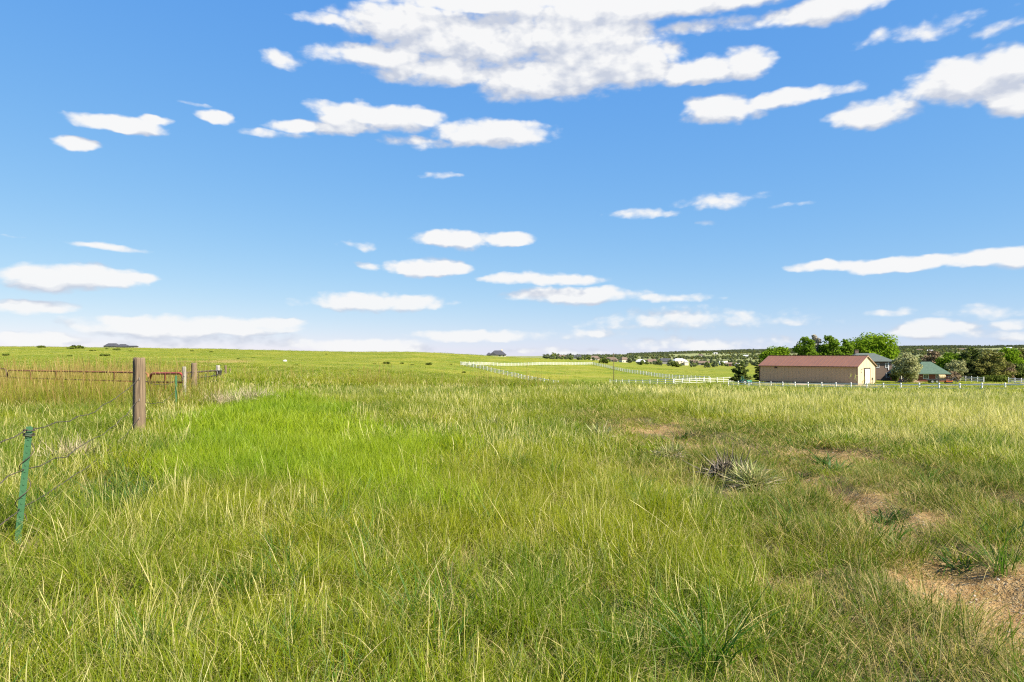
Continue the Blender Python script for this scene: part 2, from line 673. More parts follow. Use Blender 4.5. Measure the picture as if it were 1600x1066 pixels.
def hit(px, py):
    """ground point seen at a photo pixel"""
    X = (px - 800) / F * _DD
    z = zfun(X, _DD)
    yy = HOR + (EYE - z) * F / _DD
    k = np.argmax(yy <= py)
    if yy[k] > py:
        k = np.argmin(yy)
    return Vector((X[k], _DD[k], z[k]))


def fence_x(Y):
    return -1.99 - .39 * Y


def zones(X, Y):
    """what grows where (0..1 masks)"""
    w1 = (fbm(X * .35, Y * .35, 51, 3) - .5)
    xf = X - fence_x(Y)
    left = sstep(-xf + w1 * .8, .1, .7)
    strip = 1 - sstep(np.abs(xf + w1 * .6), .35, 1.0)
    lush = sstep(xf + w1 * 1.6, .7, 1.3) * (1 - sstep(xf + w1 * 2.4, 3.2, 5.4)) * sstep(Y + w1 * 4, 6.6, 8.2) * (1 - sstep(Y + w1 * 8, 19, 27))
    tr = track(X + w1 * 1.1, Y)
    low = sstep(X + w1 * 2.0 - .05 * Y, .3, 1.7) * sstep(Y + w1 * 3, 6.5, 8.5) * (1 - sstep(Y + w1 * 6, 15, 20)) * (1 - sstep(X - 6.3 + w1 * 1.5, -.3, .8))
    drynear = sstep(X + w1 * 2.2, 1.1, 2.3) * (1 - sstep(Y, 6.5, 9.5))
    straw = sstep(X - (5.9 + np.minimum(Y - 8, 0) * .0) + w1 * 1.6, 0, 1.2) + sstep(Y + w1 * 8, 17, 24) * sstep(X - .10 * Y, .5, 3.5)
    straw = np.clip(straw, 0, 1) * (1 - tr * .9)
    return dict(low=low, left=left, strip=strip, lush=lush, track=tr, drynear=drynear, straw=straw)


# ----------------------------------------------------------------------------
# ground sheet
# ----------------------------------------------------------------------------
def ground_material():
    m, T, out = new_mat('prairie_ground')
    co = T.node('ShaderNodeNewGeometry').outputs['Position']
    soil = T.attr('soil')
    yard = T.attr('yard')
    farv = T.attr('far')
    n1 = T.noise(co, .035, 5, .6)
    n2 = T.noise(co, .35, 5, .62)
    n3 = T.noise(co, 6.0, 5, .65)
    st = T.noise(T.vmath('MULTIPLY', co, (.05, .22, .1)), 1.0, 5, .65)
    # grass cover seen from afar: greens with straw-coloured patches
    ga = T.mix(T.smooth(n2, .36, .66), (.095, .145, .010), (.19, .215, .017))
    ga = T.mix(T.smooth(n1, .38, .66), ga, (.225, .225, .024))
    gs = T.mix(T.math('MULTIPLY', T.smooth(st, .52, .66), .6), ga, (.32, .26, .07))
    gs = T.mix(T.math('MULTIPLY', T.smooth(T.noise(co, 1.1, 4, .7), .62, .72), .5), gs, (.09, .12, .025))
    # thatch and mould between the stems close by
    th = T.mix(T.smooth(n3, .35, .68), (.10, .085, .035), (.23, .185, .085))
    g = T.mix(farv, th, gs)
    so = T.mix(T.smooth(n3, .3, .7), (.22, .13, .05), (.39, .255, .115))
    so = T.mix(T.math('MULTIPLY', T.smooth(T.noise(co, 28, 3, .7), .56, .66), .6), so, (.40, .36, .25))
    ridge = T.mix(T.smooth(n2, .35, .65), (.19, .21, .075), (.30, .29, .14))
    ridge = T.mix(T.smooth(n1, .42, .62), ridge, (.15, .175, .07))
    g = T.mix(T.attr('ridge'), g, ridge)
    g = T.mix(soil, g, so)
    ya = T.mix(T.smooth(T.noise(co, 1.3, 4, .6), .35, .7), (.36, .27, .19), (.46, .37, .27))
    g = T.mix(yard, g, ya)
    b = T.node('ShaderNodeBsdfPrincipled')
    T.put(b.inputs['Base Color'], g)
    b.inputs['Roughness'].default_value = .95
    b.inputs['Specular IOR Level'].default_value = .1
    bp = T.node('ShaderNodeBump')
    bp.inputs['Strength'].default_value = .9
    bp.inputs['Distance'].default_value = .05
    T.put(bp.inputs['Height'], T.math('ADD', n3, T.noise(co, 30, 3, .7)))
    T.l.new(bp.outputs[0], b.inputs['Normal'])
    T.l.new(b.outputs[0], out.inputs[0])
    return m


def path_dist(X, Y, pts):
    best = np.full(np.shape(X), 1e9)
    for (ax, ay), (bx, by) in zip(pts[:-1], pts[1:]):
        dx, dy = bx - ax, by - ay
        t = np.clip(((X - ax) * dx + (Y - ay) * dy) / (dx * dx + dy * dy), 0, 1)
        best = np.minimum(best, np.hypot(X - ax - t * dx, Y - ay - t * dy))
    return best


BARN_L = Vector((61.7, 170.0))      # left corner of the long wall
BARN_R = Vector((77.4, 153.0))      # corner between long wall and gable
DRIVE = [(84, 147), (96, 150), (112, 158), (128, 164), (150, 168)]


def yard_mask(X, Y):
    w = (fbm(X * .25, Y * .25, 61) - .5) * 5
    d1 = path_dist(X, Y, [(50, 158), (66, 154), (74, 147), (84, 147)])
    d2 = path_dist(X, Y, DRIVE)
    d3 = path_dist(X, Y, [(60, 168), (76, 151)])
    return np.clip((1 - sstep(d1 + w, 2.2, 4.2)) + (1 - sstep(d2 + w * .4, 2.0, 3.4)) + (1 - sstep(d3 + w * .3, 2.5, 4)), 0, 1)


def build_ground():
    th = np.concatenate([np.linspace(-45, 45, 560), np.linspace(45, 315, 150)[1:-1]])
    th = np.radians(th)
    r = np.concatenate([[.25], np.exp(np.concatenate([np.linspace(math.log(.7), math.log(22), 300), np.linspace(math.log(22), math.log(9500), 270)[1:]]))])
    A, Rr = np.meshgrid(th, r)
    X, Y = np.sin(A) * Rr, np.cos(A) * Rr
    Z = zfun(X, Y)
    na, nr = len(th), len(r)
    V = np.stack([X.ravel(), Y.ravel(), Z.ravel()], 1)
    i = np.arange(nr - 1)[:, None] * na
    j = np.arange(na)[None, :]
    j2 = (j + 1) % na
    Q = np.stack([i + j, i + j2, i + na + j2, i + na + j], -1).reshape(-1, 4)[:, ::-1]
    cap = np.arange(na)
    Xf, Yf = X.ravel(), Y.ravel()
    Df = np.maximum(np.abs(Yf), np.abs(Xf) / .84)
    soil = np.maximum(track(Xf, Yf) * (1 - sstep(hum(Xf, Yf), .36, .43)), .85 * ruts(Xf, Yf))
    soil = np.maximum(soil, .8 * sstep(fbm(Xf * .7, Yf * .7, 73), .62, .72) * sstep(Xf, 1.5, 3) * (1 - sstep(Df, 8, 16)))
    far = sstep(Df, 22, 60)
    cp = hit(330, 566)
    soil = np.maximum(soil, .5 * (1 - sstep(np.hypot((Xf - cp.x) / 12, (Yf - cp.y) / 22) + (fbm(Xf * .1, Yf * .1, 75) - .5), .3, 1)))
    flat = np.concatenate([Q.ravel(), cap])
    sizes = np.concatenate([np.full(len(Q), 4), [na]])
    me = np_mesh('ground', V, flat, sizes, dict(soil=soil, far=far, ridge=sstep(Df, 900, 1600), yard=yard_mask(Xf, Yf)))
    o = link('ground', me, ground_material())
    tag(o, 'rolling green prairie ground with a worn two-rut track', None, None, 'structure')


build_ground()


# ----------------------------------------------------------------------------
# grass tufts
# ----------------------------------------------------------------------------
def make_blades(spec, seed):
    """spec: list of dicts of blade families -> one tuft mesh (flat ribbons with real curvature)"""
    g = np.random.default_rng(seed)
    V, FI, SZ, RN, TP, DR = [], [], [], [], [], []
    off = 0
    for s in spec:
        n = s['n']
        seg = s.get('seg', 4)
        ang = g.uniform(0, 2 * math.pi, n)
        rad = s['R'] * np.sqrt(g.uniform(0, 1, n))
        rx, ry = rad * np.cos(ang), rad * np.sin(ang)
        K = s.get('clusters', 0)
        if K:
            ca, cr = g.uniform(0, 6.283, K), s['R'] * np.sqrt(g.uniform(0, 1, K))
            kk = g.integers(0, K, n)
            kr = s.get('cr', .05) * np.sqrt(g.uniform(0, 1, n))
            rx, ry = cr[kk] * np.cos(ca[kk]) + kr * np.cos(ang), cr[kk] * np.sin(ca[kk]) + kr * np.sin(ang)
        h = g.uniform(*s['h'], n)
        w = g.uniform(*s['w'], n)
        az = ang + g.normal(0, s.get('spread', 1.2), n)
        lean = g.uniform(*s.get('lean', (.05, .4)), n)
        curl = g.uniform(*s.get('curl', (.0, .5)), n)
        tw = g.uniform(-.7, .7, n)
        face = g.uniform(0, math.pi, n)
        rn = g.uniform(0, 1, n)
        if K:
            ck, ch_ = g.uniform(0, 1, K), g.uniform(.65, 1.15, K)
            rn = np.clip(.45 * rn + .55 * ck[kk], 0, 1)
            h = h * ch_[kk]
            ca2 = g.uniform(0, 6.283, K)
            az = np.where(g.uniform(0, 1, n) < .6, ca2[kk] + g.normal(0, .5, n), az)
        dr = (g.uniform(0, 1, n) < s.get('dry', 0)).astype(float)
        if s.get('alldry'):
            dr[:] = 1
        head = s.get('head', 0)
        t = np.linspace(0, 1, seg + 1)
        for b in range(n):
            hor = h[b] * (lean[b] * t + curl[b] * t ** 2.2)
            zz = h[b] * (t - .55 * curl[b] * t ** 2.6)
            if s.get('flat'):
                zz = zz * .35 + .01
            cx = rx[b] + hor * math.cos(az[b]) + h[b] * .03 * np.sin(t * 5 + rn[b] * 9)
            cy = ry[b] + hor * math.sin(az[b]) + h[b] * .03 * np.cos(t * 4 + rn[b] * 7)
            f = face[b] + tw[b] * t
            if head:
                wp = np.where(t > 1 - head, np.sin(np.clip((t - 1 + head) / head, 0, 1) * math.pi) * s.get('headw', 3.0), 1.0) * w[b]
                wp = np.maximum(wp, w[b] * .5)
            else:
                wp = w[b] * np.minimum(1, .55 + 1.8 * t) * (1 - t ** 2.2)
            sx, sy = np.cos(f) * wp / 2, np.sin(f) * wp / 2
            L = np.stack([cx - sx, cy - sy, zz], 1)
            Rt = np.stack([cx + sx, cy + sy, zz], 1)
            vs = np.empty((2 * seg + 1, 3))
            vs[0:2 * seg:2] = L[:seg]
            vs[1:2 * seg:2] = Rt[:seg]
            vs[2 * seg] = (cx[seg], cy[seg], zz[seg])
            V.append(vs)
            for k in range(seg - 1):
                FI += [off + 2 * k, off + 2 * k + 1, off + 2 * k + 3, off + 2 * k + 2]
                SZ.append(4)
            FI += [off + 2 * seg - 2, off + 2 * seg - 1, off + 2 * seg]
            SZ.append(3)
            tv = np.empty(2 * seg + 1)
            tv[0:2 * seg:2] = t[:seg]
            tv[1:2 * seg:2] = t[:seg]
            tv[-1] = 1
            TP.append(tv)
            RN.append(np.full(2 * seg + 1, rn[b]))
            DR.append(np.full(2 * seg + 1, dr[b]))
            off += 2 * seg + 1
    return np_mesh('tuft', np.concatenate(V), FI, SZ, dict(rnd=np.concatenate(RN), tpos=np.concatenate(TP), dry=np.concatenate(DR)))


def proto_collection(name, specs, mat):
    c = bpy.data.collections.new(name)
    for i, (spec, seed) in enumerate(specs):
        me = make_blades(spec, seed)
        me.materials.append(mat)
        o = bpy.data.objects.new('%s_%03d' % (name, i), me)
        c.objects.link(o)
    return c


def scatter(name, col, pts, scl, rot, idx, ivar, idry, label):
    """tufts set out over the ground; uncountable, so one object of kind stuff"""
    me = bpy.data.meshes.new(name)
    n = len(pts)
    me.vertices.add(n)
    me.vertices.foreach_set('co', np.asarray(pts, np.float32).ravel())
    for k, typ, v in (('scl', 'FLOAT_VECTOR', scl), ('rot', 'FLOAT_VECTOR', rot)):
        a = me.attributes.new(k, typ, 'POINT')
        a.data.foreach_set('vector', np.asarray(v, np.float32).ravel())
    a = me.attributes.new('idx', 'INT', 'POINT')
    a.data.foreach_set('value', np.asarray(idx, np.int32))
    for k, v in (('ivar', ivar), ('idry', idry)):
        a = me.attributes.new(k, 'FLOAT', 'POINT')
        a.data.foreach_set('value', np.asarray(v, np.float32))
    me.update()
    o = link(name, me, None)
    tag(o, label, None, None, 'stuff')
    ng = bpy.data.node_groups.new(name, 'GeometryNodeTree')
    ng.interface.new_socket('Geometry', in_out='INPUT', socket_type='NodeSocketGeometry')
    ng.interface.new_socket('Geometry', in_out='OUTPUT', socket_type='NodeSocketGeometry')
    N = ng.nodes
    gi = N.new('NodeGroupInput')
    go = N.new('NodeGroupOutput')
    ci = N.new('GeometryNodeCollectionInfo')
    ci.inputs['Collection'].default_value = col
    ci.inputs['Separate Children'].default_value = True
    ci.inputs['Reset Children'].default_value = True
    ip = N.new('GeometryNodeInstanceOnPoints')
    ip.inputs['Pick Instance'].default_value = True

    def na(nm, typ):
        q = N.new('GeometryNodeInputNamedAttribute')
        q.data_type = typ
        q.inputs['Name'].default_value = nm
        return q.outputs['Attribute']
    L = ng.links
    L.new(gi.outputs[0], ip.inputs['Points'])
    L.new(ci.outputs[0], ip.inputs['Instance'])
    L.new(na('idx', 'INT'), ip.inputs['Instance Index'])
    L.new(na('rot', 'FLOAT_VECTOR'), ip.inputs['Rotation'])
    L.new(na('scl', 'FLOAT_VECTOR'), ip.inputs['Scale'])
    L.new(ip.outputs[0], go.inputs[0])
    md = o.modifiers.new('scatter', 'NODES')
    md.node_group = ng
    return o


GREEN = blade_mat('grass_blades', (.072, .165, .007), (.345, .355, .010), (.54, .45, .13), (.74, .66, .30), transl=.5)
LUSH = blade_mat('lush_blades', (.165, .29, .006), (.335, .405, .011), (.42, .36, .10), (.55, .48, .2), transl=.5)
STRAW = blade_mat('straw_stems', (.21, .28, .010), (.41, .41, .03), (.60, .52, .17), (.82, .74, .36), transl=.3)
BROWN = blade_mat('reddish_seed_grass', (.14, .20, .008), (.31, .32, .014), (.27, .17, .05), (.44, .36, .11), transl=.4)
TURF = blade_mat('short_turf', (.055, .125, .007), (.25, .265, .012), (.38, .29, .10), (.54, .43, .18), transl=.42)
CLUMP = blade_mat('bunch_grass', (.036, .115, .012), (.125, .225, .018), (.50, .40, .14), (.66, .56, .28), transl=.42)
WEED = blade_mat('weed_leaves', (.03, .085, .014), (.08, .16, .026), (.3, .22, .1), (.4, .3, .15), transl=.4)


def col_green(name, R_, wmul, n, hmul=1.0, seed=100, dry=.10, variants=6, mat=GREEN, seg=4, K=8, cr=.05):
    sp = []
    for i in range(variants):
        c = dict(R=R_, seg=seg, clusters=K, cr=cr)
        sp.append(([dict(n=n, h=(.14 * hmul, .36 * hmul), w=(.0034 * wmul, .0062 * wmul), lean=(.02, .36), curl=(0, .55), dry=dry, **c),
                    dict(n=n // 5, h=(.13 * hmul, .32 * hmul), w=(.0055 * wmul, .009 * wmul), lean=(.05, .45), curl=(.05, .7), **c),
                    dict(n=max(3, n // 7), R=R_, h=(.12 * hmul, .3 * hmul), w=(.003 * wmul, .005 * wmul), lean=(.3, 1.0), curl=(.3, 1.3), alldry=True, seg=seg)], seed + i))
    return proto_collection(name, sp, mat)


def col_straw(name, R_, wmul, n, seed=200, variants=6, hmul=1.0, mat=STRAW, green=3):
    sp = []
    for i in range(variants):
        sp.append(([dict(n=n, R=R_, h=(.42 * hmul, .85 * hmul), w=(.0022 * wmul, .0032 * wmul), lean=(0, .2), curl=(0, .16), alldry=True, seg=6, head=.24, headw=2.4),
                    dict(n=n, R=R_, h=(.3 * hmul, .6 * hmul), w=(.002 * wmul, .004 * wmul), lean=(.1, .6), curl=(.2, 1.1), alldry=True),
                    dict(n=n * green, R=R_, h=(.25 * hmul, .55 * hmul), w=(.0025 * wmul, .0045 * wmul), lean=(.05, .4), curl=(0, .6), dry=.2)], seed + i))
    return proto_collection(name, sp, mat)


C_GREEN0 = col_green('tuft_green_near', .26, 1.0, 165, K=16, cr=.07)
C_GREEN1 = col_green('tuft_green_mid', .60, 1.8, 185, 1.05, 120, K=16, cr=.16)
C_GREEN2 = col_green('tuft_green_far', 1.8, 5.2, 180, 1.0, 140, seg=3, K=16, cr=.5)
C_GREEN3 = col_green('tuft_green_hill', 2.4, 14, 44, .85, 160, seg=3, K=6, cr=1.0)
C_LUSH0 = proto_collection('tuft_lush_near', [([dict(n=130, R=.27, h=(.2, .44), w=(.005, .0095), lean=(.02, .32), curl=(0, .5), clusters=18, cr=.08),
                                               dict(n=30, R=.27, h=(.15, .3), w=(.005, .008), lean=(.2, .7), curl=(.2, .9))], 300 + i) for i in range(6)], LUSH)
C_LUSH1 = proto_collection('tuft_lush_mid', [([dict(n=180, R=.55, h=(.2, .44), w=(.009, .016), lean=(.02, .32), curl=(0, .5), clusters=20, cr=.16)], 320 + i) for i in range(5)], LUSH)
C_STRAW0 = col_straw('tuft_straw_near', .16, .72, 5, hmul=.78)
C_STRAW1 = col_straw('tuft_straw_mid', .6, 1.5, 24, 220, hmul=.82)
C_STRAW2 = col_straw('tuft_straw_far', 1.8, 5.0, 44, 240, hmul=.85)
C_BROWN1 = col_straw('tuft_brown_mid', .6, 2.2, 9, 260, mat=BROWN, green=16, hmul=1.05)
C_TURF0 = proto_collection('tuft_turf_near', [([dict(n=150, R=.24, h=(.04, .15), w=(.0026, .0052), lean=(.2, .9), curl=(.1, .9), dry=.25, clusters=12, cr=.07),
                                               dict(n=22, R=.26, h=(.04, .11), w=(.0025, .004), lean=(.6, 1.4), curl=(.3, 1.0), alldry=True)], 400 + i) for i in range(6)], TURF)
C_TURF1 = proto_collection('tuft_turf_mid', [([dict(n=180, R=.55, h=(.06, .19), w=(.005, .01), lean=(.2, .9), curl=(.1, .9), dry=.28, clusters=16, cr=.16)], 420 + i) for i in range(5)], TURF)
C_THATCH = proto_collection('tuft_thatch', [([dict(n=34, R=.16, h=(.12, .34), w=(.0025, .0048), lean=(.5, 1.6), curl=(.3, 1.5), alldry=True, flat=True),
                                              dict(n=10, R=.14, h=(.2, .4), w=(.0022, .004), lean=(.3, .9), curl=(.8, 1.6), alldry=True)], 500 + i) for i in range(6)], TURF)


def leafy_weed(seed, n=16, h=.3):
    sp = [dict(n=8, R=.07, h=(h * .5, h), w=(.003, .004), lean=(.1, .6), curl=(0, .3)),
          dict(n=46, R=.11, h=(.05, h * .9), w=(.012, .024), lean=(.2, 1.1), curl=(.2, 1.2), seg=3)]
    return (sp, seed)


C_CLUMP = proto_collection('bunch_grass', [([dict(n=46, R=.06, h=(.3, .56), w=(.0045, .0085), lean=(.08, .55), curl=(.05, .7), dry=.05, seg=5),
                                            dict(n=14, R=.08, h=(.15, .4), w=(.003, .006), lean=(.3, 1.0), curl=(.4, 1.6), alldry=True, seg=5)], 800 + i) for i in range(6)], CLUMP)
C_WEED = proto_collection('weed', [leafy_weed(600 + i) for i in range(5)], WEED)
# single long dry stalks leaning over in the foreground
C_STALK = proto_collection('stalk', [([dict(n=2, R=.05, h=(.5, .85), w=(.0018, .0027), lean=(.2, .8), curl=(0, .25), alldry=True, seg=7, head=.3, headw=1.9),
                                       dict(n=4, R=.05, h=(.14, .38), w=(.003, .0058), lean=(.2, .8), curl=(.7, 2.3), alldry=True, seg=7)], 700 + i) for i in range(8)], STRAW)


CLEAR = []
for _px, _py, _r in ((1172, 765, .38), (1138, 752, .38), (1120, 778, .3), (1160, 795, .3), (1048, 716, .40), (1043, 735, .36), (940, 690, .42), (940, 708, .36), (768, 678, .3), (878, 672, .25), (27, 855, .30), (27, 880, .30), (27, 915, .28), (60, 850, .2), (217, 690, .3)):
    _p = hit(_px, _py)
    CLEAR.append((_p.x, _p.y, _r))


def band(D0, D1, dens, umax=.98, seed=1):
    g = np.random.default_rng(seed)
    n = int(dens * umax * (D1 * D1 - D0 * D0))
    D = np.sqrt(g.uniform(D0 * D0, D1 * D1, n))
    u = g.uniform(-umax, umax, n)
    return u * D, D, g


def put(name, col, X, Y, keep, g, smin, smax, label, nvar, dryness=0.0, tilt=.12, hmod=None, var=None, clear=None):
    keep = np.asarray(keep)
    sel = g.uniform(0, 1, len(X)) < keep
    # nothing grows through walls, or on the swept yard
    bx = (X - BARN_R.x) * .678 + (Y - BARN_R.y) * -.735
    by = (X - BARN_R.x) * .735 + (Y - BARN_R.y) * .678
    inside = (bx > -24) & (bx < .6) & (by > -.6) & (by < 11.5)
    sel &= ~inside
    # bare rings where the yuccas and the old wood rat mound stand
    for cx, cy, cr in (CLEAR if name != 'short_turf' else CLEAR[:7]):
        sel &= np.hypot(X - cx, Y - cy) > cr
    X, Y = X[sel], Y[sel]
    n = len(X)
    Z = zfun(X, Y) - .01
    s = g.uniform(smin, smax, n)
    hm = np.ones(n) if hmod is None else hmod(X, Y)
    scl = np.stack([s, s, s * hm], 1)
    rot = np.stack([g.normal(0, tilt, n), g.normal(0, tilt, n), g.uniform(0, 6.283, n)], 1)
    iv = np.clip((fbm(X * .22, Y * .22, 81, 3) - .5) * 2.2 + (fbm(X * .9, Y * .9, 83, 3) - .5) * 1.9 + .52 - .26 * (1 - sstep(Y, 3.6, 7)) + g.normal(0, .18, n), 0, 1) if var is None else var(X, Y, g)
    dry = dryness(X, Y) if callable(dryness) else np.full(n, float(dryness))
    idr = np.clip(dry + g.normal(0, .15, n) + (fbm(X * .4, Y * .4, 91, 3) - .5) * .6, 0, 1)
    return scatter(name, col, np.stack([X, Y, Z], 1), scl, rot, g.integers(0, nvar, n), iv, idr, label)


def tangle(X, Y):
    xf = X - fence_x(Y) + (fbm(X * .8, Y * .8, 57, 3) - .5) * .9
    return sstep(xf, -.25, .1) * (1 - sstep(xf, .75, 1.2)) * sstep(Y, 6.0, 6.5) * (1 - sstep(Y, 9.5, 12))


def hmul_patch(X, Y):
    z = zones(X, Y)
    return (.62 + .7 * fbm(X * .5, Y * .5, 95, 3)) * (1 - .62 * z['low']) * (1 - .66 * z['drynear'])


def far_dry(X, Y):
    z = zones(X, Y)
    brown = np.clip(z['left'] * sstep(Y, 17, 24) * (1 - sstep(Y, 44, 60)), 0, 1)
    return .22 + .30 * z['straw'] + .35 * brown * fbm(X * .25, Y * .25, 99, 3)


def build_grass():
    # --- near field, 1.6 to 9 m
    X, Y, g = band(1.6, 9.5, 29, 1.0, 1)
    z = zones(X, Y)
    gap = .5 + .5 * sstep(fbm(X * 1.7, Y * 1.7, 85, 3), .36, .5)
    base = gap * (1 - .8 * tangle(X, Y)) * (1 - .97 * z['track']) * (1 - .6 * z['drynear']) * (1 - z['lush'])
    put('meadow_grass', C_GREEN0, X, Y, base, g, .75, 1.25, 'fine green meadow grass filling the foreground', 6, lambda X, Y: .10 + .15 * zones(X, Y)['drynear'], hmod=hmul_patch)
    X, Y, g = band(5.5, 11, 34, 1.0, 2)
    put('lush_grass', C_LUSH0, X, Y, zones(X, Y)['lush'], g, .8, 1.2, 'bright broad-bladed green grass beside the wire fence', 6, 0.0, hmod=hmul_patch)
    X, Y, g = band(1.8, 12, 5, 1.0, 8)
    z = zones(X, Y)
    put('bunch_grass', C_CLUMP, X, Y, np.clip(.9 * tangle(X, Y) + sstep(fbm(X * .7, Y * .7, 87, 3) + .09 * (1 - sstep(Y, 3.8, 6.5)) * sstep(-X, -1.5, 1), .45, .60) * .95 + .3 * z['strip'] + .07, 0, 1) * (1 - .8 * z['track']) * (1 - .6 * z['low']) * (1 - .8 * z['lush']), g, .6, 1.1, 'darker green bunch grass standing in clumps', 6, 0.0)
    X, Y, g = band(1.6, 11, 32, 1.0, 3)
    z = zones(X, Y)
    bare = np.clip(ruts(X, Y) * 1.2, 0, 1)
    patchy = sstep(hum(X, Y), .37, .44)
    put('short_turf', C_TURF0, X, Y, np.clip(z['track'] * 1.0 + z['drynear'] * .95 + z['low'] * .5 + .1 + .8 * (np.hypot(X - CLEAR[-3][0], Y - CLEAR[-3][1]) < .9), 0, 1) * (.05 + .95 * np.where(z['track'] > .3, patchy, np.maximum(patchy, .7))) * (1 - .8 * ruts(X, Y)), g, .8, 1.5, 'short patchy turf along the worn track', 6, .22, var=lambda X, Y, g: np.clip((fbm(X * .9, Y * .9, 83, 3) - .5) * 2.4 + .42 - .22 * zones(X, Y)['track'] + g.normal(0, .18, len(X)), 0, 1),
        hmod=lambda X, Y: 1.05 + .2 * zones(X, Y)['drynear'] + 2.2 * np.clip(hum(X, Y) - .45, 0, .3) )
    X, Y, g = band(1.6, 11, 26, 1.0, 4)
    z = zones(X, Y)
    pt = sstep(fbm(X * .8, Y * .8, 79, 3), .4, .6)
    put('dead_thatch', C_THATCH, X, Y, np.clip((.12 + .4 * pt) + .12 * z['drynear'] + .5 * z['strip'] + .15 * z['track'] - z['lush'], 0, 1) * (1 - .8 * tangle(X, Y)) * (1 - .5 * bare_at(X, Y)) * (1 - .6 * z['drynear']), g, .5, 1.0, 'curled dead grass lying among the green blades', 6, .9)
    X, Y, g = band(2.2, 12, 15, 1.0, 5)
    z = zones(X, Y)
    clump = sstep(fbm(X * .8, Y * .8, 111, 3), .45, .64)
    put('dry_stems', C_STRAW0, X, Y, np.clip((.10 + .9 * clump) * (1 - z['track']) * (1 - .75 * z['low']) * (1 - .75 * z['drynear']) * (1 - .9 * z['lush']) + .4 * z['strip'], 0, 1) * (1 - .75 * tangle(X, Y)), g, .6, 1.0, 'thin straw-coloured seed stems standing over the grass', 6, .35, tilt=.09)
    X, Y, g = band(2.6, 9, 1.5, 1.0, 6)
    z = zones(X, Y)
    put('fallen_stalks', C_STALK, X, Y, (1 - z['track']) * (1 - .8 * z['drynear']) * (1 - z['lush']) * (.14 + .6 * sstep(-X, -.5, 2)), g, .5, .95, 'long pale dry stalks leaning over the foreground grass', 8, 1.0, tilt=.2)
    X, Y, g = band(2, 14, 16, 1.0, 7)
    z = zones(X, Y)
    put('weeds', C_WEED, X, Y, np.clip(.1 * sstep(fbm(X * .6, Y * .6, 121), .5, .6) + .95 * tangle(X, Y) + .25 * z['strip'] * sstep(fbm(X * .9, Y * .9, 122), .4, .6), 0, 1), g, .6, 1.2, 'small dark leafy weeds among the grass', 5, 0)
    # --- middle field, 9 to 30 m
    X, Y, g = band(9, 31, 8, .95, 11)
    z = zones(X, Y)
    put('meadow_grass', C_GREEN1, X, Y, (1 - .95 * z['track']) * (1 - z['lush'] * (1 - sstep(Y, 22, 26))) * (1 - .25 * z['straw']), g, .8, 1.3, 'green meadow grass across the middle of the field', 6, far_dry, hmod=hmul_patch)
    X, Y, g = band(10.5, 29, 11, .95, 12)
    put('lush_grass', C_LUSH1, X, Y, zones(X, Y)['lush'], g, .8, 1.25, 'bright green grass behind the nearest wooden post', 5, 0.0, hmod=hmul_patch)
    X, Y, g = band(9.5, 30, 7, .95, 13)
    z = zones(X, Y)
    put('short_turf', C_TURF1, X, Y, np.clip(z['track'] + z['low'] * .6 + .1, 0, 1) * np.maximum(1 - z['track'], .12 + .88 * sstep(hum(X, Y), .37, .45)), g, .8, 1.5, 'short olive turf where the track runs on', 5, .3)
    X, Y, g = band(11, 34, 3.0, .95, 14)
    z = zones(X, Y)
    clump = sstep(fbm(X * .5, Y * .5, 131, 3), .44, .62)
    put('dry_stems', C_STRAW1, X, Y, np.clip((.06 + .6 * clump) * (1 - z['track']) ** 2 * (1 - .85 * z['low']) * (1 - .95 * z['lush']) * (1 - .8 * z['left']) + .8 * z['straw'] * (.25 + .8 * clump) + .4 * z['strip'], 0, 1), g, .6, 1.0, 'straw-coloured stems over the middle of the field', 6, lambda X, Y: .1 + .3 * zones(X, Y)['straw'], tilt=.06)
    X, Y, g = band(15, 38, 4.6, .95, 15)
    z = zones(X, Y)
    k = np.clip(z['left'] + z['strip'] * (Y > 18) * (Y < 24) * 1.0, 0, 1) * sstep(Y + 6 * (fbm(X * .2, Y * .2, 133) - .5), 15, 20) * (1 - sstep(-X / Y, .8, .95))
    put('seed_grass', C_BROWN1, X, Y, np.clip(k * (1.5 * fbm(X * .35, Y * .35, 134, 3) - .15) + .35 * sstep(Y, 33, 37) * (X / Y < .08) * (X / Y > -.4), 0, 1), g, .75, 1.15, 'tall reddish brown seed grass in front of the pipe gates', 6, .1, tilt=.1, hmod=lambda X, Y: 1.05 + .8 * sstep(Y, 18.5, 21.5))
    # --- far field, 30 to 150 m
    X, Y, g = band(29, 95, .85, .95, 21)
    ym = yard_mask(X, Y)
    put('meadow_grass', C_GREEN2, X, Y, 1 - ym, g, .7, 1.25, 'green grass on the far part of the field', 6, far_dry)
    X, Y, g = band(31, 110, .24, .95, 22)
    z = zones(X, Y)
    clump = sstep(fbm(X * .14, Y * .14, 141, 3), .4, .62)
    put('dry_stems', C_STRAW2, X, Y, np.clip(.06 * clump + .8 * z['straw'] * (.2 + clump), 0, 1) * (1 - yard_mask(X, Y)), g, .55, .9, 'tall straw-coloured grass in front of the white fence', 6, .2,
        hmod=lambda X, Y: 1 - .45 * sstep(Y, 50, 85))
    X, Y, g = band(95, 165, .16, .9, 23)
    put('meadow_grass', C_GREEN2, X, Y, (1 - yard_mask(X, Y)) * (X / Y > -.62), g, .7, 1.2, 'grass near the white fences', 6, .15)
    # --- hillside
    X, Y, g = band(90, 440, .12, .85, 31)
    pad = (X / Y > -.04) & (Y > 170)
    put('hill_grass', C_GREEN3, X, Y, np.where(pad, .3, .9) * (1 - yard_mask(X, Y)) * (1 - (X / Y > .3) * (Y > 140) * .8), g, .5, 1.1, 'tussocky grass on the hillside', 6, lambda X, Y: .05 + .8 * (fbm(X * .02, Y * .012, 151) - .25))


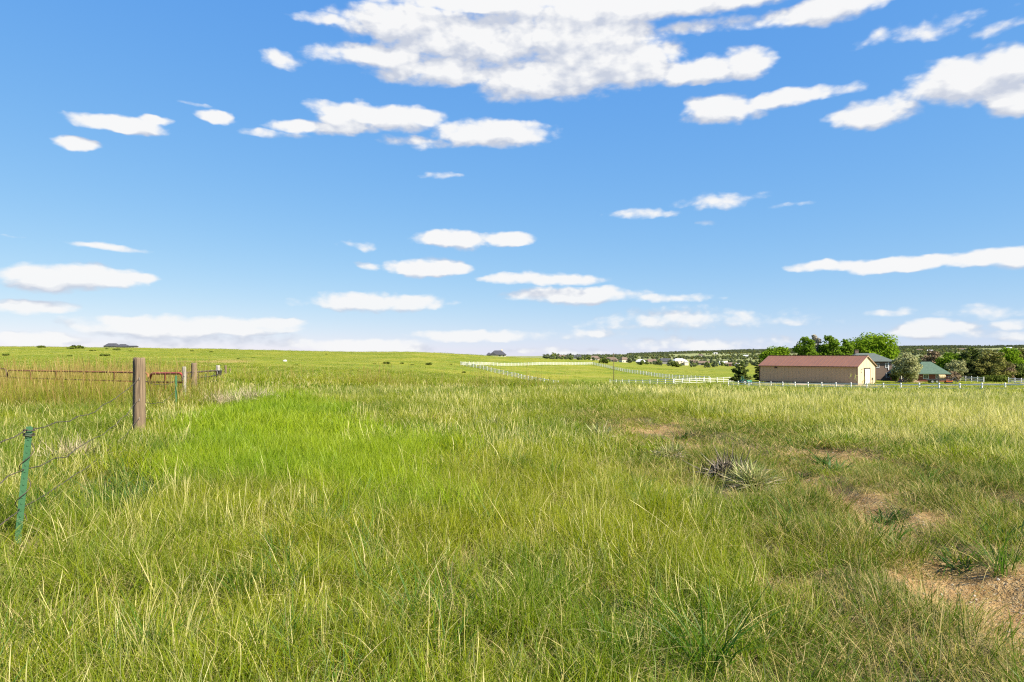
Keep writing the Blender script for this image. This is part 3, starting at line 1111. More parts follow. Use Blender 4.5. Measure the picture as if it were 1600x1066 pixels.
def build_pebbles():
    c = bpy.data.collections.new('pebble')
    for i in range(4):
        g = np.random.default_rng(950 + i)
        bm = bmesh.new()
        bmesh.ops.create_icosphere(bm, subdivisions=1, radius=.5)
        for v in bm.verts:
            v.co *= 1 + .35 * (g.uniform() - .5)
            v.co.z *= .6
        me = bpy.data.meshes.new('pebble')
        bm.to_mesh(me)
        bm.free()
        me.materials.append(surf_mat('pebble_%s' % 'abcd'[i], ((.36, .28, .2), (.28, .2, .13), (.45, .4, .33), (.2, .15, .1))[i], None, 9, .9))
        o = bpy.data.objects.new('pebble_%03d' % i, me)
        c.objects.link(o)
    X, Y, g = band(2.5, 13, 160, 1.0, 41)
    k = g.uniform(0, 1, len(X)) < bare_at(X, Y) * .8
    X, Y = X[k], Y[k]
    n = len(X)
    sc = .006 + .022 * g.uniform(0, 1, n) ** 4
    scatter('gravel', c, np.stack([X, Y, zfun(X, Y) + sc * .1], 1), np.stack([sc] * 3, 1), g.uniform(0, 6.28, (n, 3)), g.integers(0, 4, n), np.zeros(n), np.zeros(n), 'loose pebbles and soil crumbs on the bare parts of the track')


def bare_at(X, Y):
    return np.maximum(track(X, Y) * (1 - sstep(hum(X, Y), .36, .43)), ruts(X, Y))


build_grass()
build_pebbles()
# === OBJECTS ===
# ----------------------------------------------------------------------------
# materials for built things
# ----------------------------------------------------------------------------
M = {}
M['barn_wall'] = surf_mat('tan_metal_siding', (.40, .28, .16), (.37, .26, .15), 1.2, .55, bump=.1, bump_scale=6)
M['barn_gable'] = surf_mat('cream_metal_siding', (.56, .45, .30), (.53, .425, .285), 1.2, .55)
M['barn_roof'] = surf_mat('rust_red_metal_roof', (.215, .098, .058), (.19, .088, .053), .5, .5, spec=.4)
M['barn_trim'] = surf_mat('dark_brown_trim', (.085, .048, .034), None, 2, .5)
M['white_paint'] = surf_mat('white_vinyl', (.74, .73, .70), (.58, .57, .54), 1.5, .45)
M['concrete'] = surf_mat('pale_concrete', (.52, .48, .43), (.42, .39, .35), 2, .9)
M['dark_metal'] = surf_mat('dark_metal', (.05, .05, .055), (.08, .08, .085), 5, .5, spec=.5)
M['glass'] = surf_mat('window_glass', (.03, .04, .05), (.05, .06, .075), 2, .08, spec=.9)
M['brown_siding'] = surf_mat('brown_board_siding', (.17, .12, .09), (.12, .085, .065), 4, .8, stretch=(.2, .2, 5))
M['red_siding'] = surf_mat('red_brown_siding', (.24, .075, .05), (.17, .055, .04), 4, .8, stretch=(.2, .2, 5))
M['green_roof'] = surf_mat('weathered_green_shingles', (.085, .135, .095), (.06, .10, .07), 2.5, .85, bump=.5, bump_scale=9)
M['grey_roof'] = surf_mat('grey_green_shingles', (.10, .12, .105), (.075, .09, .08), 2.5, .85, bump=.5, bump_scale=9)
M['charcoal_roof'] = surf_mat('charcoal_shingles', (.045, .045, .055), (.07, .07, .08), 1.5, .8)
M['brown_roof'] = surf_mat('brown_shingles', (.14, .095, .07), (.19, .14, .105), 1.5, .85)
M['pale_roof'] = surf_mat('pale_metal_roof', (.62, .62, .62), (.52, .52, .53), 1.5, .6)
M['cream_wall'] = surf_mat('cream_stucco', (.62, .54, .42), (.55, .48, .38), 1.5, .85)
M['grey_wall'] = surf_mat('grey_siding', (.26, .24, .22), (.2, .185, .17), 1.5, .85)
M['wood'] = surf_mat('weathered_post_wood', (.25, .18, .115), (.09, .066, .046), 42, .9, stretch=(1, 1, .035), bump=.9, bump_scale=70, detail=5, spec=.1)
M['wood_grey'] = surf_mat('silvered_post_wood', (.40, .37, .32), (.24, .21, .18), 55, .9, stretch=(1, 1, .035), bump=.9, bump_scale=70, spec=.1)
M['wood_pale'] = surf_mat('bleached_post_wood', (.36, .33, .27), (.24, .21, .17), 55, .9, stretch=(1, 1, .035), bump=.7, bump_scale=70, spec=.1)
M['tgreen'] = surf_mat('green_post_enamel', (.034, .112, .046), (.05, .135, .06), 9, .5, spec=.4, bump=.2, bump_scale=60)
M['wire'] = surf_mat('dark_rusty_wire', (.05, .042, .036), (.09, .065, .05), 40, .7)
M['rust_pipe'] = surf_mat('rust_brown_pipe', (.30, .12, .05), (.22, .09, .04), 3, .65)
M['red_pipe'] = surf_mat('red_gate_enamel', (.34, .06, .035), (.27, .05, .03), 3, .45, spec=.4)
M['dark_pipe'] = surf_mat('dark_brown_pipe', (.10, .065, .04), (.07, .05, .035), 3, .6)
M['bark'] = surf_mat('tree_bark', (.13, .10, .075), (.08, .065, .05), 6, .95, stretch=(1, 1, .2))
M['bark_pale'] = surf_mat('pale_bark', (.42, .38, .33), (.3, .27, .23), 6, .95, stretch=(1, 1, .2))
M['soil'] = surf_mat('brown_soil', (.25, .17, .115), (.18, .125, .085), 2, .95, bump=.8, bump_scale=8)
M['tyre'] = surf_mat('black_rubber', (.025, .025, .027), None, 5, .8)
M['hub'] = surf_mat('grey_steel_hub', (.45, .45, .45), (.35, .35, .35), 5, .45)
M['orange'] = surf_mat('orange_enamel', (.62, .13, .03), (.52, .11, .03), 3, .4, spec=.5)
M['tractor'] = surf_mat('green_enamel', (.06, .26, .17), (.05, .2, .14), 3, .4, spec=.5)
M['hay'] = surf_mat('straw_hay', (.5, .40, .22), (.4, .31, .16), 8, .95)
M['rock'] = surf_mat('pale_limestone', (.62, .60, .55), (.48, .46, .42), 5, .9, bump=.6, bump_scale=12)
L_BRIGHT = leaf_mat('bright_green_leaves', (.085, .17, .010), (.24, .34, .022), .4)
L_MID = leaf_mat('mid_green_leaves', (.075, .145, .012), (.21, .31, .028), .45)
L_DARK = leaf_mat('dark_green_needles', (.05, .08, .018), (.135, .16, .036), .25)
L_OLIVE = leaf_mat('olive_needles', (.09, .11, .022), (.26, .235, .07), .25)
L_SILVER = leaf_mat('silvery_leaves', (.19, .21, .08), (.42, .41, .20), .3)
L_GREY = leaf_mat('greyish_spring_leaves', (.24, .22, .17), (.40, .36, .27), .2)
L_BROWN = leaf_mat('brownish_twigs', (.17, .12, .07), (.27, .205, .125), .15)
L_SHRUB = leaf_mat('dark_shrub_leaves', (.045, .075, .012), (.14, .165, .03), .25)
L_FAR = leaf_mat('far_scrub_leaves', (.075, .10, .05), (.16, .18, .09), .2)  # distance haze put into the colour: lighter and greyer than the near leaves
L_FAR2 = leaf_mat('far_green_leaves', (.11, .15, .04), (.22, .25, .08), .25)
L_YUCCA = blade_mat('yucca_leaves', (.20, .24, .07), (.42, .42, .17), (.48, .41, .2), (.60, .53, .3), transl=.2)
L_DEAD = blade_mat('dead_yucca_leaves', (.12, .105, .085), (.24, .21, .17), (.22, .185, .135), (.42, .36, .26), transl=.08)
L_ROT = blade_mat('rotten_yucca_leaves', (.085, .068, .048), (.19, .16, .115), (.12, .098, .072), (.34, .30, .23), transl=.05)
L_TWIG = blade_mat('dry_twigs', (.30, .24, .15), (.42, .35, .23), (.36, .27, .17), (.52, .44, .3), transl=.08)


# ----------------------------------------------------------------------------
# the barn
# ----------------------------------------------------------------------------
def build_barn():
    L3 = Vector((BARN_L.x, BARN_L.y, 0))
    R3 = Vector((BARN_R.x, BARN_R.y, 0))
    ex = (R3 - L3)
    LEN = ex.length
    ang = math.atan2(ex.y, ex.x)
    WID, HW, HR = 10.8, 4.35, 2.35
    z0 = min(gz(L3.x, L3.y), gz(R3.x, R3.y)) - .05
    root = empty('barn', (L3.x, L3.y, z0), ang, 'long tan metal barn with rust red roof and tall white door', 'barn')
    # local frame: x along the long wall, y into the building
    def siding(name, a, b, h, mat, gable=False):
        """ribbed sheet wall from a to b (local xy), outward normal to the right of a->b"""
        a, b = Vector((*a, 0)), Vector((*b, 0))
        d = (b - a)
        ln = d.length
        d.normalize()
        nrm = Vector((d.y, -d.x, 0))
        mb = MB()
        def top(s):
            return h if not gable else HW + HR * (1 - abs(2 * s / ln - 1)) - .03
        n = int(ln / .9)
        xs = [ln * i / n for i in range(n + 1)]
        prof = []
        for i, s in enumerate(xs[:-1]):
            w = xs[i + 1] - s
            prof += [(s, 0), (s + w * .86, 0), (s + w * .89, .04), (s + w * .97, .04)]
        prof.append((ln, 0))
        if gable:
            prof.append((ln / 2, 0.0))
            prof = sorted(set(prof))
        vs, fs = [], []
        for s, o in prof:
            p = a + d * s + nrm * o
            vs += [(p.x, p.y, .0), (p.x, p.y, top(s))]
        for i in range(len(prof) - 1):
            fs.append((2 * i, 2 * i + 2, 2 * i + 3, 2 * i + 1))
        k = len(vs)
        for s in (0, ln) if not gable else (0, ln / 2, ln):
            p = a + d * s - nrm * .12
            vs += [(p.x, p.y, 0), (p.x, p.y, top(s))]
        m_ = (len(vs) - k) // 2
        for i in range(m_ - 1):
            fs.append((k + 2 * i, k + 2 * i + 1, k + 2 * i + 3, k + 2 * i + 2))
        mb.add(vs, fs)
        return mb.build(name, mat, root)
    siding('wall', (0, 0), (LEN, 0), HW, M['barn_wall'])
    g = siding('wall', (LEN, 0), (LEN, WID), HW, M['barn_gable'], True)
    g['label'] = 'cream gable wall with the white door'
    siding('wall', (LEN, WID), (0, WID), HW, M['barn_wall'])
    siding('wall', (0, WID), (0, 0), HW, M['barn_gable'], True)
    # roof: two ribbed slopes
    OV = .35
    sl = math.hypot(WID / 2, HR)
    for sgn in (-1, 1):
        mb = MB()
        ye = -OV if sgn < 0 else WID + OV
        ze = HW - HR * OV / (WID / 2) + .06
        zr = HW + HR + .06
        ym = WID / 2
        n = int((LEN + 2 * OV) / .9)
        x = -OV
        st = (LEN + 2 * OV) / n
        for i in range(n):
            for (xa, xb, o) in ((x, x + st * .9, 0), (x + st * .9, x + st, .045)):
                mb.add([(xa, ye, ze + o), (xb, ye, ze + o), (xb, ym, zr + o), (xa, ym, zr + o),
                        (xa, ye, ze - .07), (xb, ye, ze - .07), (xb, ym, zr - .07), (xa, ym, zr - .07)],
                       [(0, 1, 2, 3), (7, 6, 5, 4), (0, 4, 5, 1), (1, 5, 6, 2), (2, 6, 7, 3), (3, 7, 4, 0)])
            x += st
        r = mb.build('roof', M['barn_roof'], root)
        if sgn < 0:
            mb = MB()
            mb.bar((-OV, ye - .07, ze - .06), (LEN + OV, ye - .07, ze - .06), .13, .14)
            mb.build('gutter', M['barn_trim'], r)
            mb = MB()
            mb.bar((-OV, ym, zr + .07), (LEN + OV, ym, zr + .07), .34, .05)
            mb.build('ridge_cap', M['barn_roof'], r)
    for (x, y) in ((-.02, -.03), (LEN + .03, -.05), (LEN + .05, WID)):
        MB().box((x, y, HW / 2 - .05), (.16, .16, HW - .1)).build('corner_trim', M['barn_trim'], root)
    MB().bar((.1, -.06, .22), (LEN - .1, -.06, .22), .05, .44).build('base_shade_strip', M['barn_trim'], root)  # added dark strip, stands in for the shade along the wall foot
    for s in (0, 1):
        y0, z0_, y1, z1 = (-.3, HW - .16, WID / 2, HW + HR - .03) if s == 0 else (WID + .3, HW - .16, WID / 2, HW + HR - .03)
        MB().bar((LEN + .3, y0, z0_ + .05), (LEN + .3, y1, z1), .09, .14).build('rake_trim', M['barn_gable'], root)
    # gable door: roller door in a deep dark-edged opening
    dy, dw, dh = 5.55, 2.9, 3.75
    door = MB()
    for i in range(13):
        door.box((LEN + .085, dy, .16 + i * .285), (.05, dw, .265))
    door.box((LEN + .07, dy, dh / 2), (.03, dw, dh))
    d = door.build('door', M['white_paint'], root)
    fr = MB()
    fr.box((LEN + .12, dy - dw / 2 - .08, dh / 2), (.16, .14, dh))
    fr.box((LEN + .12, dy + dw / 2 + .08, dh / 2), (.16, .14, dh))
    fr.box((LEN + .14, dy, dh + .09), (.2, dw + .34, .16))
    fr.build('frame', M['barn_trim'], d)
    MB().box((LEN + .13, dy + .2, .9), (.06, .25, .05)).build('handle', M['dark_metal'], d)
    lb = MB()
    lb.box((LEN + .12, 2.4, 3.65), (.16, .16, .14))
    lb.tube([(LEN + .12, 2.4, 3.7), (LEN + .45, 2.4, 3.8), (LEN + .6, 2.4, 3.6)], .03, 6)
    lb.tube([(LEN + .6, 2.4, 3.62), (LEN + .6, 2.4, 3.45)], [.05, .2], 10)
    lb.build('wall_lamp', M['dark_metal'], root)
    mbx = MB()
    mbx.box((LEN + .13, 8.7, 1.35), (.14, .36, .5))
    mbx.tube([(LEN + .13, 8.7, .1), (LEN + .13, 8.7, 1.1)], .03, 6)
    mbx.build('meter_box', M['dark_metal'], root)
    v = MB()
    v.box((4.2, -.1, HW - .55), (.7, .1, .3))
    for i in range(4):
        v.box((4.2, -.17, HW - .65 + i * .07), (.62, .04, .02))
    v.build('vent', M['barn_trim'], root)
    ap = MB()
    ap.box((LEN + 1.6, dy, .06), (3.0, 3.6, .12))
    o = ap.build('concrete_apron', M['concrete'], root)
    return root


build_barn()


# ----------------------------------------------------------------------------
# houses
# ----------------------------------------------------------------------------
def roof_mesh(w, d, hr, ov=.45, hip=0.0, th=.16):
    """solid roof over a w x d plan centred on the origin, ridge along x, base at z=0"""
    X, Y = w / 2 + ov, d / 2 + ov
    rx = X - hip
    mb = MB()
    base = -hr * ov / (d / 2)
    vs = [(-X, -Y, base), (X, -Y, base), (X, Y, base), (-X, Y, base),
          (-X, -Y, base + th), (X, -Y, base + th), (X, Y, base + th), (-X, Y, base + th), (-rx, 0, hr + th), (rx, 0, hr + th)]
    fs = [(3, 2, 1, 0), (0, 1, 5, 4), (1, 2, 6, 5), (2, 3, 7, 6), (3, 0, 4, 7), (4, 5, 9, 8), (5, 6, 9), (6, 7, 8, 9), (7, 4, 8)]
    mb.add(vs, fs)
    return mb


WIN_CACHE = {}


def window(root, x, y, z, w, h, rz, frame_mat):
    key = (round(w, 2), round(h, 2), frame_mat.name)
    if key not in WIN_CACHE:
        f = MB()
        t = .1
        f.box((0, 0, h / 2 - t / 2), (w, .12, t)).box((0, 0, -h / 2 + t / 2), (w, .12, t))
        f.box((-w / 2 + t / 2, 0, 0), (t, .12, h - 2 * t)).box((w / 2 - t / 2, 0, 0), (t, .12, h - 2 * t))
        f.box((0, -.01, 0), (.05, .1, h - 2 * t))
        g = MB().box((0, 0, 0), (w - 2 * t, .05, h - 2 * t))
        a, b = f.mesh('window'), g.mesh('pane')
        a.materials.append(frame_mat)
        b.materials.append(M['glass'])
        WIN_CACHE[key] = (a, b)
    a, b = WIN_CACHE[key]
    o = bpy.data.objects.new('window', a)
    o.parent = root
    o.location = (x, y, z)
    o.rotation_euler = (0, 0, rz)
    COL.objects.link(o)
    p = bpy.data.objects.new('pane', b)
    p.parent = o
    COL.objects.link(p)
    return o


def block(root, c, w, d, h, hr, wall, roof, hip=0.0, ov=.45, wins=(), gable_ends=True, z=0, rz=0, wall_name='wall'):
    """one storey block of a house: wall + roof + windows on the front (-y)"""
    mb = MB()
    x, y = w / 2, d / 2
    vs = [(-x, -y, 0), (x, -y, 0), (x, y, 0), (-x, y, 0), (-x, -y, h), (x, -y, h), (x, y, h), (-x, y, h)]
    fs = [(0, 1, 5, 4), (2, 3, 7, 6)]
    if hip == 0 and gable_ends:
        vs += [(-x, 0, h + hr - .02), (x, 0, h + hr - .02)]
        fs += [(1, 2, 6, 9, 5), (3, 0, 4, 8, 7)]
    else:
        fs += [(1, 2, 6, 5), (3, 0, 4, 7), (4, 5, 6, 7)]
    ca, sa = math.cos(rz), math.sin(rz)
    tr = lambda v: (c[0] + v[0] * ca - v[1] * sa, c[1] + v[0] * sa + v[1] * ca, z + v[2])
    mb.add([tr(v) for v in vs], fs)
    wo = mb.build(wall_name, wall, root)
    rm = roof_mesh(w, d, hr, ov, hip + (ov if hip else 0))
    rm.v = [tr((v[0], v[1], v[2] + h + .01)) for v in rm.v]
    ro = rm.build('roof', roof, root)
    for (wx, wz, ww, wh) in wins:
        p = tr((wx, -y - .03, wz))
        window(root, p[0], p[1], p[2], ww, wh, rz, M['white_paint'])
    return wo, ro


def house_root(label, px, D, face=None, cat='house', name='house', dz=-.1):
    p = at(px, D)
    # front (-y) turned towards the camera plus a chosen swing
    rz = -math.atan2(p.x, p.y) if face is None else face
    return empty(name, (p.x, p.y, p.z + dz), rz, label, cat)


def build_houses():
    # the two-storey house behind the barn
    r = house_root('two storey brown house with grey green hip roof behind the barn', 1352, 189, -.12, name='house')
    block(r, (0, 0), 10.6, 8.4, 5.45, 1.9, M['brown_siding'], M['grey_roof'], hip=3.0, ov=.6, wins=[(4.0, 4.2, 1.0, 1.3), (1.5, 4.2, 1.0, 1.3), (4.2, 1.6, 1.0, 1.3)])
    MB().box((4.35, -4.28, 4.1), (.22, .12, 2.2)).build('corner_board', M['white_paint'], r)
    block(r, (7.1, -2.0), 4.4, 5.6, 2.5, 2.1, M['brown_siding'], M['grey_roof'], hip=1.2, ov=.75)
    for i, x in enumerate((5.3, 6.4, 7.5, 8.6)):
        window(r, x, -4.83, 1.25, .95, 2.0, 0, M['dark_metal'])
    for x in (5.1, 7.0, 8.9):
        MB().box((x, -5.35, 1.2), (.16, .16, 2.4)).build('porch_post', M['grey_wall'], r)
    ch = MB().box((-2, 1.0, 7.5), (.9, .9, 1.6)).box((-2, 1.0, 8.38), (1.05, 1.05, .16))
    ch.build('chimney', M['brown_siding'], r)
    # green roofed house with open porch
    r = house_root('low red brown house with green roof and open porch', 1444.5, 178, -.2, name='house')
    block(r, (0.4, 0), 6.8, 8, 2.45, 2.55, M['red_siding'], M['green_roof'], hip=2.3, ov=.7, wins=[(-1.5, 1.4, 1.3, 1.2), (1.6, 1.5, 1.7, 1.2)])
    block(r, (-5.0, .6), 4.4, 5.4, 2.3, 1.2, M['red_siding'], M['grey_roof'], hip=.8, ov=.7)
    for x in (-6.4, -4.6, -2.9):
        MB().box((x, -2.75, 1.15), (.2, .2, 2.3)).build('porch_post', M['cream_wall'], r)
    MB().box((-4.7, -2.75, 2.33), (4.4, .22, .2)).build('porch_beam', M['brown_siding'], r)
    dr = MB().box((-4.9, -2.13, 1.05), (1.0, .08, 2.05)).build('door', M['brown_siding'], r)
    MB().box((-4.55, -2.2, 1.0), (.06, .08, .14)).build('handle', M['hub'], dr)
    window(r, -6.2, -2.13, 1.35, 1.0, 1.1, 0, M['cream_wall'])
    # house on the hilltop at the left
    r = house_root('low charcoal roofed house showing over the left hilltop', 188, 560, 0, name='house', dz=-.3)
    block(r, (-6.5, 0), 9, 9, 2.5, 2.2, M['grey_wall'], M['charcoal_roof'], hip=1.2, wins=[(-2, 1.4, 1.4, 1.2), (2, 1.4, 1.4, 1.2)])
    block(r, (1.6, 1), 9, 8, 2.2, 1.9, M['grey_wall'], M['charcoal_roof'], hip=2.4, wins=[(0, 1.3, 1.8, 1.1)])
    block(r, (9.0, 1), 7, 6, 2.2, .6, M['grey_wall'], M['charcoal_roof'], hip=0, wins=[(0, 1.2, 2.2, 1.2)])
    # house on the crest in the middle
    r = house_root('dark roofed house with white gable peeking over the central crest', 778, 520, 0, name='house', dz=-.2)
    block(r, (0, 0), 12, 10, 2.3, 2.9, M['cream_wall'], M['charcoal_roof'], hip=3.4, ov=.6, wins=[(1.5, 1.4, 1.6, 1.3), (4.3, 1.4, 1.2, 1.3)])
    block(r, (-3.4, -5.6), 2.0, 4.2, 2.2, 1.5, M['cream_wall'], M['charcoal_roof'], rz=R(90), wins=())
    block(r, (-6.8, 0.5), 3.2, 7, 2.0, 1.5, M['cream_wall'], M['charcoal_roof'], hip=1)
    MB().box((3.0, .5, 5.3), (1.0, .9, 2.0)).build('chimney', M['cream_wall'], r)
    # the far settlement
    G = 'houses of the far settlement'
    far = [
        (1061, 750, 14, 9, 5.2, 2.2, 'cream_wall', 'pale_roof', .45, 'large cream white house with pale roof in the far settlement'),
        (1096, 800, 17, 9, 2.9, 2.2, 'grey_wall', 'brown_roof', .1, 'wide low grey brown house to the right of the cream one'),
        (1001, 720, 8.5, 7, 2.3, 2.1, 'grey_wall', 'pale_roof', -.2, 'small far house with a bright white roof'),
        (1018, 745, 9, 8, 2.6, 2.6, 'cream_wall', 'brown_roof', .3, 'tan far house between the white roof and the dark roofs'),
        (975, 700, 8, 7, 3.2, 2.2, 'cream_wall', 'brown_roof', .5, 'cream far house with brown roof left of the white roof'),
        (955, 730, 13, 8, 2.3, 2.6, 'grey_wall', 'brown_roof', -.1, 'far house with long pinkish brown roof behind the thin pole'),
        (1040, 830, 12, 9, 3.6, 3.4, 'grey_wall', 'charcoal_roof', .2, 'far house with tall dark roof beside the cream house'),
        (929, 800, 11, 8, 2.6, 2.4, 'cream_wall', 'brown_roof', .2, 'far brown roofed house above the paddock corner'),
        (903, 900, 12, 8, 2.6, 2.6, 'grey_wall', 'charcoal_roof', 0, 'dark far house among bushes over the paddock'),
        (880, 980, 12, 8, 2.6, 2.6, 'cream_wall', 'brown_roof', -.2, 'leftmost tan house of the far settlement'),
        (1130, 820, 9, 7, 2.8, 2.4, 'grey_wall', 'pale_roof', .25, 'far house with white roof above the lone pine'),
        (1142, 770, 12, 8, 2.5, 1.8, 'red_siding', 'brown_roof', .1, 'dark reddish far house just above the lone pine'),
        (1153, 740, 5.5, 5, 1.8, 1.4, 'cream_wall', 'pale_roof', .3, 'tiny pale shed beside the dark reddish house'),
        (1084, 1000, 10, 8, 3, 2.4, 'cream_wall', 'brown_roof', .3, 'tan far house partly behind the wide grey brown house'),
    ]
    for (px, D, w, d, hw, hr, wm, rm, swing, lab) in far:
        p = at(px, D)
        r = empty('house', (p.x, p.y, p.z - .2), -math.atan2(p.x, p.y) + swing, lab, 'house', G)
        wins = [(-w * .3, 1.4, 1.3, 1.2), (w * .05, 1.4, 1.3, 1.2), (w * .33, 1.4, 1.3, 1.2)]
        if hw > 4:
            wins += [(a, b + 2.6, c, e) for a, b, c, e in wins]
        block(r, (0, 0), w, d, hw, hr, M[wm], M[rm], hip=(w * .2 if int(px) % 2 else 0), wins=wins)
        if w > 8:
            block(r, (w * .38, -d * .55), w * .38, d * .5, hw * .7, hr * .6, M[wm], M[rm], rz=R(90))
    G2 = 'houses scattered over the far ridge'
    for (px, py, w, wm, rm, lab) in [
        (1118, 554, 13, 'cream_wall', 'pale_roof', 'pale house high on the ridge right of centre'),
        (1095, 557.5, 12, 'cream_wall', 'brown_roof', 'tan house low on the ridge above the grey brown house'),
        (1165, 559, 12, 'cream_wall', 'pale_roof', 'pale house on the ridge left of the trees by the barn'),
        (1437, 548.5, 17, 'cream_wall', 'brown_roof', 'tan house on the ridge above the silvery tree'),
        (1453, 550, 15, 'cream_wall', 'pale_roof', 'white house on the ridge above the green roof'),
        (1503, 547.5, 18, 'cream_wall', 'brown_roof', 'wide pale house on the ridge left of the juniper'),
        (1577, 545.5, 15, 'cream_wall', 'pale_roof', 'small white house on the ridge at far right'),
    ]:
        p = hit(px, py)
        r = empty('house', (p.x, p.y, p.z - .3), -math.atan2(p.x, p.y) + (px % 7) * .1 - .3, lab, 'house', G2)
        block(r, (0, 0), w, 9, 4.2, 2.6, M[wm], M[rm], wins=[(-w * .3, 1.6, 1.5, 1.3), (0, 1.6, 1.5, 1.3), (w * .3, 1.6, 1.5, 1.3)])


build_houses()


# ----------------------------------------------------------------------------
# white ranch fences
# ----------------------------------------------------------------------------
def _fence_meshes(h, rails, rh):
    p = MB().box((0, 0, h / 2 - .2), (.14, .14, h + .4))
    p.add([(-.09, -.09, h), (.09, -.09, h), (.09, .09, h), (-.09, .09, h), (0, 0, h + .1)], [(3, 2, 1, 0), (0, 1, 4), (1, 2, 4), (2, 3, 4), (3, 0, 4)])
    pm = p.mesh('post')
    pm.materials.append(M['white_paint'])
    rb = MB().box((.5, 0, 0), (1, .045, rh))
    rm = rb.mesh('rail')
    rm.materials.append(M['white_paint'])
    return pm, rm


def ranch_fence(label, pts, bay, h=1.3, rails=(.32, .74, 1.16), rh=.15, gap=None):
    p0 = Vector((*pts[0], 0))
    root = empty('ranch_fence', (p0.x, p0.y, gz(p0.x, p0.y)), 0, label, 'fence', 'white ranch fences')
    pm, rm = _fence_meshes(h, rails, rh)
    P = []
    for a, b in zip(pts[:-1], pts[1:]):
        a, b = Vector((*a, 0)), Vector((*b, 0))
        n = max(1, round((b - a).length / bay))
        for i in range(n):
            P.append(a.lerp(b, i / n))
    P.append(Vector((*pts[-1], 0)))
    for p in P:
        p.z = gz(p.x, p.y)
    base = root.location
    for i, p in enumerate(P):
        o = bpy.data.objects.new('post', pm)
        o.parent = root
        o.location = p - base
        o.rotation_euler = (random.uniform(-.02, .02), random.uniform(-.02, .02), math.atan2((P[min(i + 1, len(P) - 1)] - P[max(i - 1, 0)]).y, (P[min(i + 1, len(P) - 1)] - P[max(i - 1, 0)]).x))
        COL.objects.link(o)
        if i + 1 < len(P):
            q = P[i + 1]
            d = q - p
            ln = d.length
            for z in rails:
                r = bpy.data.objects.new('rail', rm)
                r.parent = root
                dd = d.normalized()
                s = p + dd * .08 + Vector((0, 0, z + random.uniform(-.012, .012)))
                r.location = s - base
                r.rotation_euler = (0, -math.asin(dd.z), math.atan2(dd.y, dd.x))
                r.scale = (ln - .16, 1, 1)
                COL.objects.link(r)
    return root


def xy(v):
    return (v.x, v.y)


A_ = hit(720, 571)
B_ = hit(926, 570)
ranch_fence('bright white rail fence along the far end of the paddock', [xy(A_), xy(at(820, (A_.y + B_.y) / 2 - 4)), xy(B_)], 3.2, rh=.11)
ranch_fence('white rail fence running down the left side of the paddock', [xy(A_), xy(at(800, 208)), xy(at(872, 160))], 4.0)
ranch_fence('white rail fence down the right side of the paddock to its corner', [xy(B_), xy(at(1010, 255)), xy(at(1108, 181))], 4.2)
ranch_fence('short white rail fence at the near end of the paddock by the pole', [xy(at(953, 180)), xy(at(1052, 154))], 3.0, h=1.25, rh=.12)
ranch_fence('white rail fence seen nearly end on leading to the lone pine', [xy(at(1054, 154.5)), xy(at(1150, 173))], 3.0, rh=.075)
fr0 = at(1600, 85)
fr1 = at(1138, 137)
dfr = (fr1 - fr0)
ranch_fence('long white two rail fence in front of the barn and houses', [xy(fr0 - dfr * .12), xy(fr1)], 3.0, h=1.15, rails=(.52, .98), rh=.13)
ranch_fence('white rail fence behind the orange machine and driveway', [xy(at(1466, 186)), xy(at(1500, 180)), xy(at(1537, 170))], 2.8, rails=(.3, .7, 1.1), rh=.18)
ranch_fence('white rail fence right of the low dark green bush', [xy(at(1576, 166)), xy(at(1640, 150))], 2.8, rails=(.3, .7, 1.1), rh=.18)


# ----------------------------------------------------------------------------
# trees
# ----------------------------------------------------------------------------
def leaf_cloud(g, centers, radii, n, size, up=.4, hollow=.55, squash=1.0):
    """leaf faces filling a crown made of uneven lobes"""
    centers, radii = np.array(centers), np.array(radii)
    vol = (radii.prod(1)) ** (2 / 3)
    k = g.choice(len(centers), n, p=vol / vol.sum())
    d = g.normal(0, 1, (n, 3))
    d /= np.linalg.norm(d, axis=1)[:, None]
    lump = .78 + .5 * vnoise(d[:, 0] * 2.6 + k * 7.3, d[:, 1] * 2.6 + d[:, 2] * 2.1 + k * 3.1, 5)
    rr = (hollow + (1 - hollow) * g.uniform(0, 1, n) ** .6) * lump
    pos = centers[k] + d * radii[k] * rr[:, None]
    nrm = d + g.normal(0, .7, (n, 3)) + np.array([0, 0, up])
    nrm /= np.linalg.norm(nrm, axis=1)[:, None]
    a = np.cross(nrm, g.normal(0, 1, (n, 3)))
    a /= np.linalg.norm(a, axis=1)[:, None] + 1e-9
    b = np.cross(nrm, a)
    s = g.uniform(size[0], size[1], n)[:, None]
    a, b = a * s * .62, b * s
    bend = nrm * s * .22
    V = np.stack([pos - b, pos + a - bend * .6, pos + b, pos - a - bend * .6], 1).reshape(-1, 3)
    base = np.arange(n)[:, None] * 4
    F1 = np.concatenate([base + np.array([0, 1, 2]), base + np.array([0, 2, 3])], 1).reshape(-1)
    rnd = np.repeat(np.clip(.5 + .25 * g.normal(0, 1, n) + .2 * (vnoise(k * 3.7, k * 1.3, 9) - .5), 0, 1), 4)
    return V, F1, np.full(2 * n, 3), rnd


def crown_obj(name, parts, mat, parent):
    V, FI, SZ, RN = [], [], [], []
    off = 0
    for (v, f, s, r) in parts:
        V.append(v)
        FI.append(f + off)
        SZ.append(s)
        RN.append(r)
        off += len(v)
    me = np_mesh(name, np.concatenate(V), np.concatenate(FI), np.concatenate(SZ), dict(rnd=np.concatenate(RN)), smooth=False)
    return link(name, me, mat, parent)


